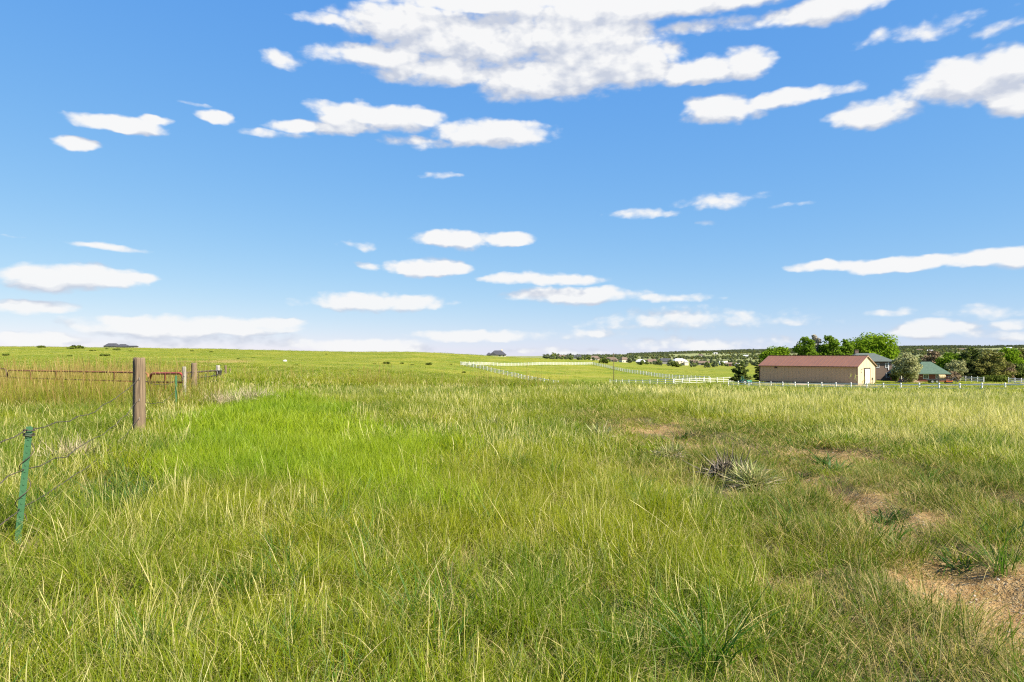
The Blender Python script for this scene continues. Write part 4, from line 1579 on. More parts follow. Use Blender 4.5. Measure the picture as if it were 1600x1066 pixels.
def tree(label, px, D, w_px, top_y, mat, seed, name='deciduous_tree', bark='bark', nl=5, leaves=3600, size=(.22, .46), base_frac=.22, cat='tree', group='trees around the homestead', hollow=.5, flat=1.0, trunk_vis=True, dx=0):
    g = np.random.default_rng(seed)
    p = at(px, D)
    zt = EYE + (HOR - top_y) * D / F
    H = zt - p.z
    W = w_px * D / F
    root = empty(name, (p.x, p.y, p.z), 0, label, cat, group)
    cz0 = H * base_frac
    cen, rad = [], []
    ch = H - cz0
    cen.append((0, 0, cz0 + ch * .5))
    rad.append((W * .36, W * .34, ch * .42))
    n = nl * 3
    for i in range(n):
        a = 2 * math.pi * (i + g.uniform(0, .8)) / n * 2.4
        lev = (i + .5) / n
        rr = W * .5 * (math.sin(math.pi * min(1, .22 + lev * .74)) ** .7) * g.uniform(.45, .72)
        r0 = W * g.uniform(.14, .23) * (1.1 - .35 * lev)
        zz = min(cz0 + ch * (.16 + .78 * lev) + g.normal(0, ch * .04), H - r0 * .8 * flat)
        cen.append((rr * math.cos(a), rr * math.sin(a), zz))
        rad.append((r0, r0, r0 * .8 * flat))
    # trunk and limbs
    mb = MB()
    tr = max(.12, H * .022)
    lean = g.normal(0, .03, 2) * H
    mb.tube([(0, 0, -.3), (lean[0] * .3, lean[1] * .3, cz0 * .6), (lean[0], lean[1], cz0 + ch * .3), (lean[0] * 1.2, lean[1] * 1.2, H * .82)], [tr * 1.35, tr, tr * .7, tr * .15], 8)
    for c in cen[1:]:
        z_s = cz0 * .7 + (c[2] - cz0) * .35
        f_ = z_s / H
        mb.tube([(lean[0] * f_, lean[1] * f_, z_s), (c[0] * .5, c[1] * .5, z_s + (c[2] - z_s) * .4), c], [tr * .5, tr * .3, tr * .08], 5)
    mb.build('trunk', M[bark], root, smooth=True)
    crown_obj('crown', [leaf_cloud(g, cen, rad, leaves, size, hollow=hollow)], mat, root)
    return root


def conifer(label, px, D, w_px, top_y, mat, seed, leaves=60, group='trees around the homestead', name='pine_tree', whorls=9, droop=.1, bare=.12, shape=.8, size=(.18, .36), ragged=.25):
    g = np.random.default_rng(seed)
    p = at(px, D)
    H = EYE + (HOR - top_y) * D / F - p.z
    W = w_px * D / F
    root = empty(name, (p.x, p.y, p.z), 0, label, 'tree', group)
    mb = MB()
    tr = max(.1, H * .02)
    mb.tube([(0, 0, -.3), (0, 0, H * .4), (.02 * H, 0, H * .96)], [tr * 1.3, tr, tr * .2], 8)
    cen, rad = [], []
    for k in range(whorls):
        f = (k + .3) / whorls
        z = H * (bare + (1 - bare) * f)
        r = W / 2 * (1 - f) ** shape * (1 + g.normal(0, ragged * .5)) + W * .05
        nb = 6 if k < whorls * .7 else 4
        for b in range(nb):
            a = 2 * math.pi * (b + g.uniform(0, .7)) / nb + k * 1.1
            rb = r * g.uniform(1 - ragged, 1 + ragged * .5)
            tip = (rb * math.cos(a), rb * math.sin(a), z + rb * g.uniform(-.05, .3) - droop * rb)
            mb.tube([(0, 0, z - .1 * rb), (tip[0] * .5, tip[1] * .5, z - .03 * rb), tip], [tr * .35, tr * .22, tr * .06], 4)
            for q in (.35, .62, .88):
                cen.append((tip[0] * q, tip[1] * q, z + (tip[2] - z) * q + .03 * rb))
                rr = max(.14, rb * .24 * (1.15 - .5 * q))
                rad.append((rr * 1.15, rr * 1.15, rr * .62))
    cen.append((.02 * H, 0, H * .955))
    rad.append((W * .05 + .1, W * .05 + .1, H * .06))
    mb.build('trunk', M['bark'], root, smooth=True)
    crown_obj('crown', [leaf_cloud(g, cen, rad, leaves * len(cen) // 2, size, hollow=.2, up=.8)], mat, root)
    return root


tree('mid green broadleaf tree rising behind the left end of the barn', 1213, 196, 58, 541, L_BRIGHT, 1, leaves=3400, base_frac=.18)
tree('bushy green tree left of the pale tree behind the barn', 1259, 197, 40, 525, L_MID, 2, leaves=3200, base_frac=.2)
tree('pale greyish tree between two green trees behind the barn', 1274, 201, 26, 522.5, L_GREY, 3, bark='bark_pale', leaves=1700, hollow=.3, base_frac=.25)
tree('rounded green tree right of the pale tree behind the barn', 1297, 198, 40, 524, L_MID, 4, leaves=3300, base_frac=.2)
tree('largest bright green spreading tree behind the barn gable', 1364, 206, 96, 521, L_BRIGHT, 5, leaves=8200, nl=8, base_frac=.14, size=(.24, .5))
tree('darker green tree tucked against the left of the largest tree', 1322, 203, 34, 530, L_MID, 6, leaves=2200, base_frac=.2)
tree('silvery flowering tree between the two homestead houses', 1416, 165, 50, 551, L_SILVER, 7, leaves=4200, size=(.16, .34), base_frac=.1, hollow=.35)
tree('dark leafy shrub under the silvery tree by the porch', 1399, 171, 14, 573, L_DARK, 17, name='shrub', cat='shrub', leaves=900, base_frac=.02, size=(.16, .3))
tree('thin brownish tree behind the green roof', 1456, 232, 34, 547, L_BROWN, 8, leaves=2200, hollow=.25)
tree('low green tree just right of the green roof ridge', 1484, 216, 44, 551, L_MID, 9, leaves=3200, base_frac=.12)
tree('small silvery shrub tree beside the green roof eave', 1494, 182, 36, 562, L_SILVER, 10, leaves=2400, size=(.16, .32), base_frac=.08, hollow=.35)
tree('small maroon brown shrub under the small silvery tree', 1489, 178, 26, 580, L_BROWN, 18, name='shrub', cat='shrub', leaves=900, base_frac=.02, size=(.14, .3))
conifer('dark juniper on the left of the big juniper pair', 1517, 187, 42, 542.5, L_DARK, 11, name='juniper_tree', whorls=12, bare=.02, shape=.55, leaves=66, ragged=.2, droop=-.25)
conifer('olive brown juniper on the right of the big juniper pair', 1546, 182, 62, 547, L_OLIVE, 12, name='juniper_tree', whorls=11, bare=.02, shape=.6, leaves=66, ragged=.22, droop=-.25)
tree('bright green tree behind the junipers at far right', 1574, 206, 46, 543, L_BRIGHT, 13, leaves=3600, base_frac=.12)
tree('dull brownish tree at the right edge of the grove', 1598, 222, 34, 545, L_OLIVE, 14, leaves=2600, base_frac=.1)
tree('dark spreading shrub below the dull brownish tree', 1588, 192, 44, 568, L_DARK, 15, name='shrub', cat='shrub', leaves=2600, base_frac=.03)
tree('low dark green bush between the two short white fences', 1556, 174, 46, 586, L_SHRUB, 16, name='shrub', cat='shrub', leaves=2200, base_frac=.02, size=(.16, .32))
tree('brownish shrub leaning at the right of the olive juniper', 1574, 186, 28, 566, L_BROWN, 20, name='shrub', cat='shrub', leaves=1200, base_frac=.03, size=(.16, .32))
conifer('lone dark pine left of the barn with layered branches', 1157, 157, 30, 568, L_DARK, 21, whorls=7, bare=.13, shape=.45, leaves=56, ragged=.35)
conifer('dark narrow conifer touching the left end of the barn', 1187, 181, 20, 562, L_DARK, 22, whorls=9, bare=.05, shape=.6, leaves=50)


# far woods: an uncountable mass on the ridge and round the settlement
def far_woods():
    mats = [L_FAR, L_FAR, L_FAR2, L_OLIVE]
    c = bpy.data.collections.new('far_tree')
    for i in range(8):
        g = np.random.default_rng(900 + i)
        cen = [(0, 0, 3.0)] + [(g.uniform(-1.6, 1.6), g.uniform(-1.6, 1.6), g.uniform(1.6, 5.0)) for _ in range(5)]
        rad = [(2, 2, 2.4)] + [(g.uniform(.9, 1.6),) * 2 + (g.uniform(.8, 1.5),) for _ in range(5)]
        v, f, s, r = leaf_cloud(g, cen, rad, 150, (.5, 1.0), hollow=.6)
        me = np_mesh('far_tree', v, f, s, dict(rnd=r), smooth=False)
        me.materials.append(mats[i % 4])
        o = bpy.data.objects.new('far_tree_%03d' % i, me)
        c.objects.link(o)
    g = np.random.default_rng(77)
    X, Y, I = [], [], []

    def area(px0, px1, D0, D1, dens, types, patch=.5, scale=.01):
        n = int(dens * (px1 - px0) / F * (D1 * D1 - D0 * D0) / 2)
        D = np.sqrt(g.uniform(D0 * D0, D1 * D1, n))
        x = (g.uniform(px0, px1, n) - 800) / F * D
        k = fbm(x * scale, D * scale, 171, 4) + g.normal(0, .05, n) > patch
        X.append(x[k])
        Y.append(D[k])
        I.append(g.choice(types, k.sum()))
    area(980, 1700, 2700, 3800, .0075, [0, 1, 4, 5], .40, .004)
    area(900, 1700, 1150, 2900, .0045, [0, 1, 3, 4, 5, 7, 6, 2], .55, .005)
    area(1370, 1700, 300, 1200, .0050, [0, 2, 3, 5, 6, 7], .47, .012)
    area(850, 1185, 620, 1200, .0042, [0, 1, 2, 4, 5, 6], .53, .012)
    area(850, 990, 1200, 2000, .002, [0, 1, 4, 5], .45, .006)
    X, Y, I = np.concatenate(X), np.concatenate(Y), np.concatenate(I)
    k = ~((X / Y > .31) & (X / Y < .42) & (Y < 330))
    X, Y, I = X[k], Y[k], I[k]
    n = len(X)
    Z = zfun(X, Y) - .2
    s = g.uniform(.55, 1.25, n) * np.where(Y < 1200, .8, 1.0)
    scl = np.stack([s * g.uniform(.8, 1.4, n), s * g.uniform(.8, 1.4, n), s * g.uniform(.7, 1.3, n)], 1)
    rot = np.stack([np.zeros(n), np.zeros(n), g.uniform(0, 6.28, n)], 1)
    scatter('far_woods', c, np.stack([X, Y, Z], 1), scl, rot, I, np.full(n, .5), np.zeros(n), 'dark scrub woods over the far ridge and around the settlement')


far_woods()


# ----------------------------------------------------------------------------
# shrubs dotted on the hillside
# ----------------------------------------------------------------------------
def shrub(label, px, py, w_px, seed, mat=None, squash=.42, group='dark shrubs dotted over the hillside', n=None, hgt=None, max_d=470):
    g = np.random.default_rng(seed)
    p = hit(px, py)
    W = w_px * p.y / F
    root = empty('shrub', p, 0, label, 'shrub', group)
    cen = [(g.uniform(-.33, .33) * W, g.uniform(-.3, .3) * W, W * squash * g.uniform(.25, .5)) for _ in range(7)]
    rad = [(W * g.uniform(.14, .24),) * 2 + (W * squash * g.uniform(.3, .5),) for _ in range(7)]
    mb = MB()
    for c in cen:
        mb.tube([(0, 0, -.1), (c[0] * .5, c[1] * .5, c[2] * .5), c], [.04, .03, .01], 4)
    mb.build('stems', M['bark'], root)
    crown_obj('foliage', [leaf_cloud(g, cen, rad, n or 260, (W * .06, W * .11), hollow=.2, up=.8)], mat or L_SHRUB, root)
    return root


G_H = 'dark shrubs dotted over the hillside'
named = [
    (9, 556, 15, 'dark shrub clump near the left edge of the hillside'),
    (62, 543.5, 16, 'dark shrub on the skyline left of the hilltop house'),
    (118, 545, 34, 'long low dark shrub patch on the skyline'),
    (183, 547.5, 13, 'dark shrub right below the hilltop house'),
    (163, 556.5, 16, 'dark shrub on the slope under the hilltop house'),
    (247, 582, 10, 'dark round shrub just above the red gate'),
    (375, 574, 10, 'round green shrub right of the last fence posts'),
    (604, 569, 15, 'flat dark shrub in the middle of the hillside row'),
    (725, 583, 11, 'dark shrub near the left paddock fence'),
    (670, 570.5, 15, 'dark shrub at the right end of the hillside row'),
]
for i, (px, py, w, lab) in enumerate(named):
    shrub(lab, px, py, w * .9, 40 + i, group=G_H, squash=.16 if w > 20 else .3)
for i, (px, py, w, lab) in enumerate([
    (145, 548.5, 11, 'small dark shrub below the left end of the hilltop house roof'),
    (168, 546, 10, 'tiny dark shrub touching the foot of the hilltop house'),
    (203, 549, 8, 'small shrub under the right end of the hilltop house'),
    (372, 561, 8, 'small shrub on the slope above the round green shrub'),
    (110, 557, 9, 'small shrub midslope below the long skyline shrub patch'),
    (243, 570, 6, 'tiny shrub halfway up the slope above the red gate'),
    (462, 571, 8, 'small shrub just right of the pale boulder'),
    (585, 569, 7, 'small shrub at the left end of the hillside row'),
    (628, 568.5, 11, 'wide shrub just right of the flat dark one in the hillside row'),
    (645, 571, 9, 'small low shrub in the right half of the hillside row'),
    (705, 570, 8, 'small shrub just left of the paddock fence corner'),
    (510, 554, 7, 'tiny shrub alone near the crest between boulder and hillside row'),
    (395, 560, 7, 'small shrub up the slope left of the pale boulder'),
    (330, 550.5, 10, 'low shrub near the skyline above the silver grey post'),
    (300, 549, 9, 'low shrub near the skyline above the second wooden post'),
]):
    shrub(lab, px, py, w * .8, 70 + i, group=G_H, squash=.26)
shrub('round dark bush in front of the cream far house', 1056, 573.5, 17, 120, squash=.55, group='bushes by the far settlement')
shrub('round dark bush below the white far roof', 1001, 570.5, 11, 121, squash=.5, group='bushes by the far settlement')
shrub('low dark bush left of the thin pole', 943, 568, 18, 122, squash=.5, group='bushes by the far settlement')
shrub('dark green weedy clump where the near field ends', 533, 612, 40, 123, L_SHRUB, .38, 'weedy clumps in the near field', 420)
shrub('small dark weed clump right of the track among tall dry grass', 1259, 682, 20, 124, L_SHRUB, .9, 'weedy clumps in the near field', 300)


# ----------------------------------------------------------------------------
# yuccas, dry shrubs, rocks
# ----------------------------------------------------------------------------
def ribbons(name, mat, parent, dirs, lens, wid, base_r, g, curve=.12, seg=3, dry=0.0, alldry=False, z0=0.02):
    V, FI, SZ, RN, TP, DR = [], [], [], [], [], []
    off = 0
    t = np.linspace(0, 1, seg + 1)
    for d, ln in zip(dirs, lens):
        d = np.array(d) / np.linalg.norm(d)
        side = np.cross(d, [0, 0, 1])
        if np.linalg.norm(side) < .05:
            side = np.array([1.0, 0, 0])
        side /= np.linalg.norm(side)
        up = np.cross(side, d)
        rot = g.uniform(-.9, .9)
        side = side * math.cos(rot) + up * math.sin(rot)
        o = np.array([g.normal(0, base_r), g.normal(0, base_r), z0])
        bend = np.array([0, 0, -1.0]) * curve * g.uniform(-.3, 1.4)
        P = o + d * (t * ln)[:, None] + bend * (t ** 2 * ln)[:, None]
        w = wid * g.uniform(.7, 1.3) * np.minimum(1, .6 + t * 2) * (1 - t ** 3)
        Lf, Rt = P - side * w[:, None] / 2, P + side * w[:, None] / 2
        vs = np.empty((2 * seg + 1, 3))
        vs[0:2 * seg:2], vs[1:2 * seg:2], vs[-1] = Lf[:seg], Rt[:seg], P[-1]
        V.append(vs)
        for k in range(seg - 1):
            FI += [off + 2 * k, off + 2 * k + 1, off + 2 * k + 3, off + 2 * k + 2]
            SZ.append(4)
        FI += [off + 2 * seg - 2, off + 2 * seg - 1, off + 2 * seg]
        SZ.append(3)
        RN.append(np.full(2 * seg + 1, g.uniform(0, 1)))
        DR.append(np.full(2 * seg + 1, 1.0 if alldry or g.uniform() < dry else 0.0))
        tv = np.empty(2 * seg + 1)
        tv[0:2 * seg:2], tv[1:2 * seg:2], tv[-1] = t[:seg] * .7, t[:seg] * .7, .7
        TP.append(tv)
        off += 2 * seg + 1
    me = np_mesh(name, np.concatenate(V), FI, SZ, dict(rnd=np.concatenate(RN), tpos=np.concatenate(TP), dry=np.concatenate(DR)), smooth=False)
    o = link(name, me, mat, parent)
    o['kind'] = 'stuff'
    return o


def hemi(g, n, lo, hi):
    e = np.arcsin(g.uniform(math.sin(lo), math.sin(hi), n))
    a = g.uniform(0, 6.283, n)
    return np.stack([np.cos(e) * np.cos(a), np.cos(e) * np.sin(a), np.sin(e)], 1)


def yucca(label, px, py, R_, n, seed, dead=.5, width=.011, mat=None, dryf=.3):
    g = np.random.default_rng(seed)
    p = hit(px, py)
    root = empty('yucca', p, g.uniform(0, 6), label, 'yucca', 'yuccas along the track')
    ribbons('leaves', mat or L_YUCCA, root, hemi(g, n, R(8), R(88)), g.uniform(.55, 1.12, n) * R_, width, R_ * .16, g, .2, z0=R_ * .1, dry=dryf, seg=4)
    m = int(n * dead)
    ribbons('dead_leaves', L_DEAD, root, hemi(g, m, R(-14), R(22)), g.uniform(.6, 1.0, m) * R_, width * 1.1, R_ * .12, g, .25, alldry=True, z0=R_ * .14)
    return root


yucca('largest pale yucca with spiky straw green leaves beside the track', 1174, 765, .40, 420, 1, .35)
yucca('half dry yucca with a grey dead skirt further up the track', 1048, 716, .33, 190, 2, 1.1)
yucca('green leaved yucca with broad dark leaves beside dead stems', 940, 690, .42, 90, 3, .5, .022)
yucca('pale yucca standing among the green grass of mid field', 768, 678, .50, 150, 4, .3, .016)
yucca('small pale yucca far up the field beside dry grass', 878, 672, .34, 110, 5, .4, .014)


def dead_yucca():
    g = np.random.default_rng(31)
    p = hit(1138, 752)
    root = empty('dead_yucca', p, 0, 'collapsed grey dead yucca lying beside the largest yucca', 'dead plant')
    n = 520
    d = hemi(g, n, R(2), R(80))
    d[:, 0] = d[:, 0] * 1.0 - .25
    ribbons('dead_leaves', L_ROT, root, d, g.uniform(.16, .42, n), .016, .13, g, .8, z0=.1, dry=.1)
    mb = MB()
    mb.tube([(-.2, .02, .03), (0, 0, .06), (.18, -.03, .03)], [.04, .055, .04], 9)
    mb.build('stump', M['bark'], root, smooth=True)


dead_yucca()


def dry_shrub(label, px, py, w, h, n, seed):
    g = np.random.default_rng(seed)
    p = hit(px, py)
    root = empty('dry_shrub', p, 0, label, 'dry shrub', 'twiggy dry shrubs near the fence')
    d = hemi(g, n, R(38), R(86))
    ribbons('twigs', L_TWIG, root, d, g.uniform(.5, 1.0, n) * h, .009, w * .22, g, .05, seg=4, dry=.5)
    m = n
    d = hemi(g, m, R(5), R(70))
    o = ribbons('twiglets', L_TWIG, root, d, g.uniform(.2, .5, m) * h, .007, w * .3, g, .05, seg=2, dry=.5, z0=h * .35)


dry_shrub('twiggy grey brown shrub beside the bright grass', 352, 640, 1.3, .8, 240, 1)
dry_shrub('paler twiggy shrub right behind the grey brown one', 392, 634, 1.2, .85, 220, 2)
dry_shrub('thin straw coloured brush at the foot of the second wooden post', 287, 626, .9, .8, 160, 3)
dry_shrub('bleached brush between the green post and the nearest wooden post', 118, 735, .6, .62, 130, 4)


def rock(label, px, py, w_px, seed, D=None):
    g = np.random.default_rng(seed)
    p = hit(px, py)
    r = w_px * p.y / F / 2
    bm = bmesh.new()
    bmesh.ops.create_icosphere(bm, subdivisions=2, radius=1)
    for v in bm.verts:
        k = 1 + .35 * (vnoise(v.co.x * 1.7 + seed, v.co.y * 1.7 + v.co.z * 1.3, seed) - .5)
        v.co = Vector((v.co.x * r * k, v.co.y * r * k * .8, v.co.z * r * k * .6 + r * .2))
    me = bpy.data.meshes.new('rock')
    bm.to_mesh(me)
    bm.free()
    o = link('rock', me, M['rock'])
    o.location = p
    tag(o, label, 'rock', 'pale rocks on the hillside')


rock('pale boulder alone high on the grassy hillside', 445, 565, 7, 1)
rock('small pale stone in the grass by the second wooden post', 320, 634, 5, 2)


# ----------------------------------------------------------------------------
# the wire fence on the left
# ----------------------------------------------------------------------------
def wood_post_mesh(r, h, seed, sides=28, rings=14):
    g = np.random.default_rng(seed)
    vs, fs = [], []
    ang = np.linspace(0, 2 * math.pi, sides, endpoint=False)
    groove = 1 - .055 * sstep(vnoise(ang * 4.2, ang * 0 + seed, seed), .55, .75) - .04 * vnoise(ang * 1.3, ang * 0, seed + 3)
    crack = np.ones(sides)
    for q in g.choice(sides, 3, replace=False):
        crack[q] = .86
    zs = list(np.linspace(-.35, h - .02, rings)) + [h]
    for i, z in enumerate(zs):
        k = 1.0 + .05 * (1 - z / h) + .02 * (vnoise(np.array([z * 3.0]), np.array([seed * 1.7]), seed)[0] - .5)
        if i == len(zs) - 1:
            k *= .9
        for j, a in enumerate(ang):
            c = 1 - (1 - crack[j]) * min(1, max(0, z / h * 1.6 - .2))
            rr = r * k * groove[j] * c * (1 + .015 * g.normal())
            vs.append((rr * math.cos(a), rr * math.sin(a), z + (0 if i < len(zs) - 1 else g.uniform(-.012, .008))))
    n = len(zs)
    for i in range(n - 1):
        for j in range(sides):
            j2 = (j + 1) % sides
            fs.append((i * sides + j, i * sides + j2, (i + 1) * sides + j2, (i + 1) * sides + j))
    vs.append((0, 0, h - .012))
    c = len(vs) - 1
    for j in range(sides):
        fs.append(((n - 1) * sides + j, (n - 1) * sides + (j + 1) % sides, c))
    mb = MB()
    mb.add(vs, fs)
    return mb.mesh('wood_post', smooth=True)


def t_post(parent, loc, h, lean, rz, base):
    """studded steel T section with its anchor spade below ground"""
    mb = MB()
    w, d, t = .047, .046, .008
    pr = [(-w / 2, -t), (w / 2, -t), (w / 2, 0), (t / 2, t * .6), (t / 2, d), (-t / 2, d), (-t / 2, t * .6), (-w / 2, 0)]
    mb.poly_prism(pr, -.4, h, 'z')
    z = .12
    while z < h - .03:
        mb.box((0, -t - .002, z), (.012, .006, .016))
        z += .054
    mb.box((0, -t - .003, -.16), (.16, .004, .18))
    o = mb.build('t_post', M['tgreen'], parent)
    o.location = loc - base
    o.rotation_euler = (lean[1], lean[0], rz)
    return o


def build_wire_fence():
    p0 = Vector((fence_x(6), 6, gz(fence_x(6), 6)))
    root = empty('wire_fence', p0, 0, 'barbed wire fence of weathered wooden and green steel posts running uphill', 'wire fence')
    anchors = []

    def wood(px, D, top_y, r, mat, lab, seed, lean=(0, 0)):
        X = (px - 800) / F * D
        z = gz(X, D)
        h = EYE + (HOR - top_y) * D / F - z
        me = wood_post_mesh(r, h, seed)
        o = link('wood_post', me, M[mat], root)
        o.location = Vector((X, D, z)) - p0
        o.rotation_euler = (lean[1], lean[0], seed * 1.3)
        o['label'] = lab
        for k, fz in enumerate((.28, .5, .75)):
            s = MB()
            a = -math.pi / 2 + .5 - seed * 1.3
            cx, cy = math.cos(a) * r * .99, math.sin(a) * r * .99
            s.tube([(cx, cy, h * fz - .02), (cx * 1.12, cy * 1.12, h * fz - .012), (cx * 1.12, cy * 1.12, h * fz + .012), (cx, cy, h * fz + .02)], .004, 5)
            s.build('staple', M['hub'], o)
        anchors.append((D, Vector((X, D, z)), [h * .28, h * .5, h * .75], r))
        return o, h, z

    def steel(px, D, top_y, lean, rz, heights):
        X = (px - 800) / F * D
        z = gz(X, D)
        h = EYE + (HOR - top_y) * D / F - z
        o = t_post(root, Vector((X, D, z)), h, lean, rz, p0)
        anchors.append((D, Vector((X, D, z)), heights, .03, h, lean))
        return o, h, z
    o, h, z = steel(27.5, 5.72, 667, (.085, 0), R(28), [.3, .62, .95])
    o['label'] = 'leaning bright green steel post nearest the camera'
    # loose wire twisted round the nearest steel post
    cl = MB()
    pts = []
    for i in range(90):
        t = i / 89
        a = t * 2 * math.pi * 2.6
        pts.append((.045 * math.cos(a), .02 + .045 * math.sin(a), .18 + t * (h - .2)))
    cl.tube(pts, .0035, 5)
    for zz in (h - .03, h - .06, h - .075):
        cl.tube([(.04 * math.cos(a), .012 + .042 * math.sin(a), zz) for a in np.linspace(0, 6.4, 14)], .0042, 5)
    w = cl.build('wire_wrap', M['wire'], o)
    wood(217.5, 12.7, 559, .108, 'wood', 'thick weathered brown wooden post nearest the camera', 1)
    steel(274, 19.3, 587, (-.02, 0), R(-62), [.3, .6, .9])
    wood(288.5, 22, 573, .058, 'wood_pale', 'thin bleached post holding the gate', 3, (.01, 0))
    wood(303, 26, 567, .105, 'wood', 'second thick brown wooden post', 2, (-.01, 0))
    steel(320, 33, 585, (.05, 0), R(20), [.3, .55, .8])
    steel(334, 43, 583, (.03, 0), R(20), [.25, .45, .7])
    wood(340.5, 50, 571, .15, 'wood_grey', 'silver grey post with the black bucket', 4)
    wood(352.5, 66, 571, .10, 'wood', 'small brown post beyond the grey one', 5)
    wood(359.5, 85, 576, .10, 'wood', 'farthest small brown post of the fence', 6)
    anchors.sort(key=lambda a: a[0])
    # before the first post the wires run on towards the camera, out of the picture
    X0 = fence_x(3.2)
    first = (3.2, Vector((X0 - .2, 3.2, gz(X0, 3.2))), [.3, .55, .85], .03)
    A = [first] + anchors
    g = np.random.default_rng(4)
    for k in range(3):
        for a, b in zip(A[:-1], A[1:]):
            pa = a[1] + Vector((a[5][0] * a[2][k] if len(a) > 5 else 0, -.02, a[2][k]))
            pb = b[1] + Vector((b[5][0] * b[2][k] if len(b) > 5 else 0, -.02, b[2][k]))
            n = 14
            sag = (.10 + .1 * g.uniform()) * (pb - pa).length / 7
            pts = []
            for i in range(n + 1):
                t = i / n
                p = pa.lerp(pb, t)
                p.z -= sag * 4 * t * (1 - t) - .012 * g.normal()
                p.x += .01 * g.normal()
                pts.append(p - p0)
            mb = MB()
            mb.tube(pts, .0042 if a[0] < 20 else .006, 5)
            if a[0] < 14:
                ln = (pb - pa).length
                for q in range(int(ln / .14)):
                    t = q * .14 / ln
                    i = min(n - 1, int(t * n))
                    p = pts[i].lerp(pts[i + 1], t * n - i)
                    v = Vector((g.normal(), g.normal(), g.normal())).normalized() * .016
                    mb.tube([p - v, p + v], .0016, 4)
            mb.build('wire', M['wire'], root)


build_wire_fence()


def build_bucket():
    D = 49.7
    X = (345 - 800) / F * D
    z = EYE + (HOR - 588) * D / F
    root = empty('bucket', (X, D - .18, z), 0, 'small black bucket hanging on the silver grey fence post', 'bucket')
    mb = MB()
    mb.tube([(0, 0, 0), (0, 0, .42)], [.11, .15], 14)
    mb.tube([(0, 0, .40), (0, 0, .43)], .16, 14)
    mb.build('body', M['tyre'], root, smooth=False)
    hb = MB()
    hb.tube([(.15 * math.cos(a), 0, .42 + .16 * math.sin(a)) for a in np.linspace(0, math.pi, 9)], .008, 5)
    hb.build('handle', M['hub'], root)


build_bucket()


# ----------------------------------------------------------------------------
# pipe gates across the left field
# ----------------------------------------------------------------------------
def pipe_gate(label, a, b, top, mat, rails, rad, cat='gate', name='pipe_gate', braces=2, bottom=.12):
    a, b = Vector(a), Vector(b)
    z = min(a.z, b.z)
    d = b - a
    L_ = math.hypot(d.x, d.y)
    root = empty(name, (a.x, a.y, a.z), math.atan2(d.y, d.x), label, cat)
    dz = (b.z - a.z)
    f = lambda s: dz * s / L_
    c = .16
    mb = MB()
    pts = [(c, 0, bottom + f(c))]
    n = 6
    loop = [(c, 0, bottom), (.04, 0, bottom + .05), (0, 0, bottom + c), (0, 0, top - c), (.04, 0, top - .05), (c, 0, top)]
    m_ = 10
    loop += [(c + (L_ - 2 * c) * i / m_, 0, top) for i in range(1, m_)]
    loop += [(L_ - c, 0, top), (L_ - .04, 0, top - .05), (L_, 0, top - c), (L_, 0, bottom + c), (L_ - .04, 0, bottom + .05), (L_ - c, 0, bottom), (c, 0, bottom)]
    loop = [(x, y, zz + f(x)) for x, y, zz in loop]
    mb.tube(loop, rad, 8)
    mb.build('frame', mat, root, smooth=True)
    for i in range(rails):
        zz = bottom + (top - bottom) * (i + 1) / (rails + 1)
        MB().tube([(0, 0, zz), (L_, 0, zz + dz)], rad * .8, 6).build('rail', mat, root, smooth=True)
    for i in range(braces):
        x = L_ * (i + 1) / (braces + 1)
        MB().box((x, -rad, bottom + (top - bottom) / 2 + f(x)), (.07, .012, top - bottom)).build('brace', mat, root)
    return root


def build_gates():
    ga = Vector(((12 - 800) / F * 29, 29, 0))
    gb = Vector(((286 - 800) / F * 22.2, 22.2, 0))
    for v in (ga, gb):
        v.z = gz(v.x, v.y)
    mid = ga.lerp(gb, .842)
    mid.z = gz(mid.x, mid.y)
    mid2 = ga.lerp(gb, .85)
    mid2.z = gz(mid2.x, mid2.y)
    # tops follow the sight line measured in the photograph
    topz = lambda v, y: EYE + (HOR - y) * v.y / F - v.z
    pipe_gate('long rust brown pipe gate across the left field', ga, mid, (topz(ga, 578.5) + topz(mid, 583)) / 2, M['rust_pipe'], 2, .032, braces=4)
    pipe_gate('short bright red pipe gate hung beside the bleached post', mid2, gb, topz(gb, 583.5), M['red_pipe'], 2, .042, braces=1)
    a = Vector(((-60 - 800) / F * 31, 31, 0))
    b = Vector(((10 - 800) / F * 29.4, 29.4, 0))
    for v in (a, b):
        v.z = gz(v.x, v.y)
    pipe_gate('dark end of another pipe gate at the left picture edge', a, b, topz(b, 576.5), M['dark_pipe'], 2, .03, braces=1)
    a = Vector(((291 - 800) / F * 30, 30, 0))
    b = Vector(((338 - 800) / F * 36, 36, 0))
    for v in (a, b):
        v.z = gz(v.x, v.y)
    pipe_gate('dark brown pipe rail between the second wooden post and the grey post', a, b, topz(a, 582.5), M['dark_pipe'], 2, .04, 'rail', 'pipe_rail', braces=2)


build_gates()


# ----------------------------------------------------------------------------
# pole, vehicles and yard things
# ----------------------------------------------------------------------------
def build_pole():
    p = at(959, 182)
    root = empty('utility_pole', p, 0, 'thin brown wooden pole standing by the short paddock fence', 'pole')
    h = EYE + (HOR - 552) * 182 / F - p.z
    MB().tube([(0, 0, -.5), (0, 0, h)], [.10, .075], 10).build('shaft', M['wood'], root, smooth=True)
    MB().tube([(0, 0, h), (0, 0, h + .08)], [.11, .06], 10).build('cap', M['dark_metal'], root)
    MB().box((0, -.14, h * .45), (.12, .06, .3)).build('plate', M['dark_metal'], root)


build_pole()


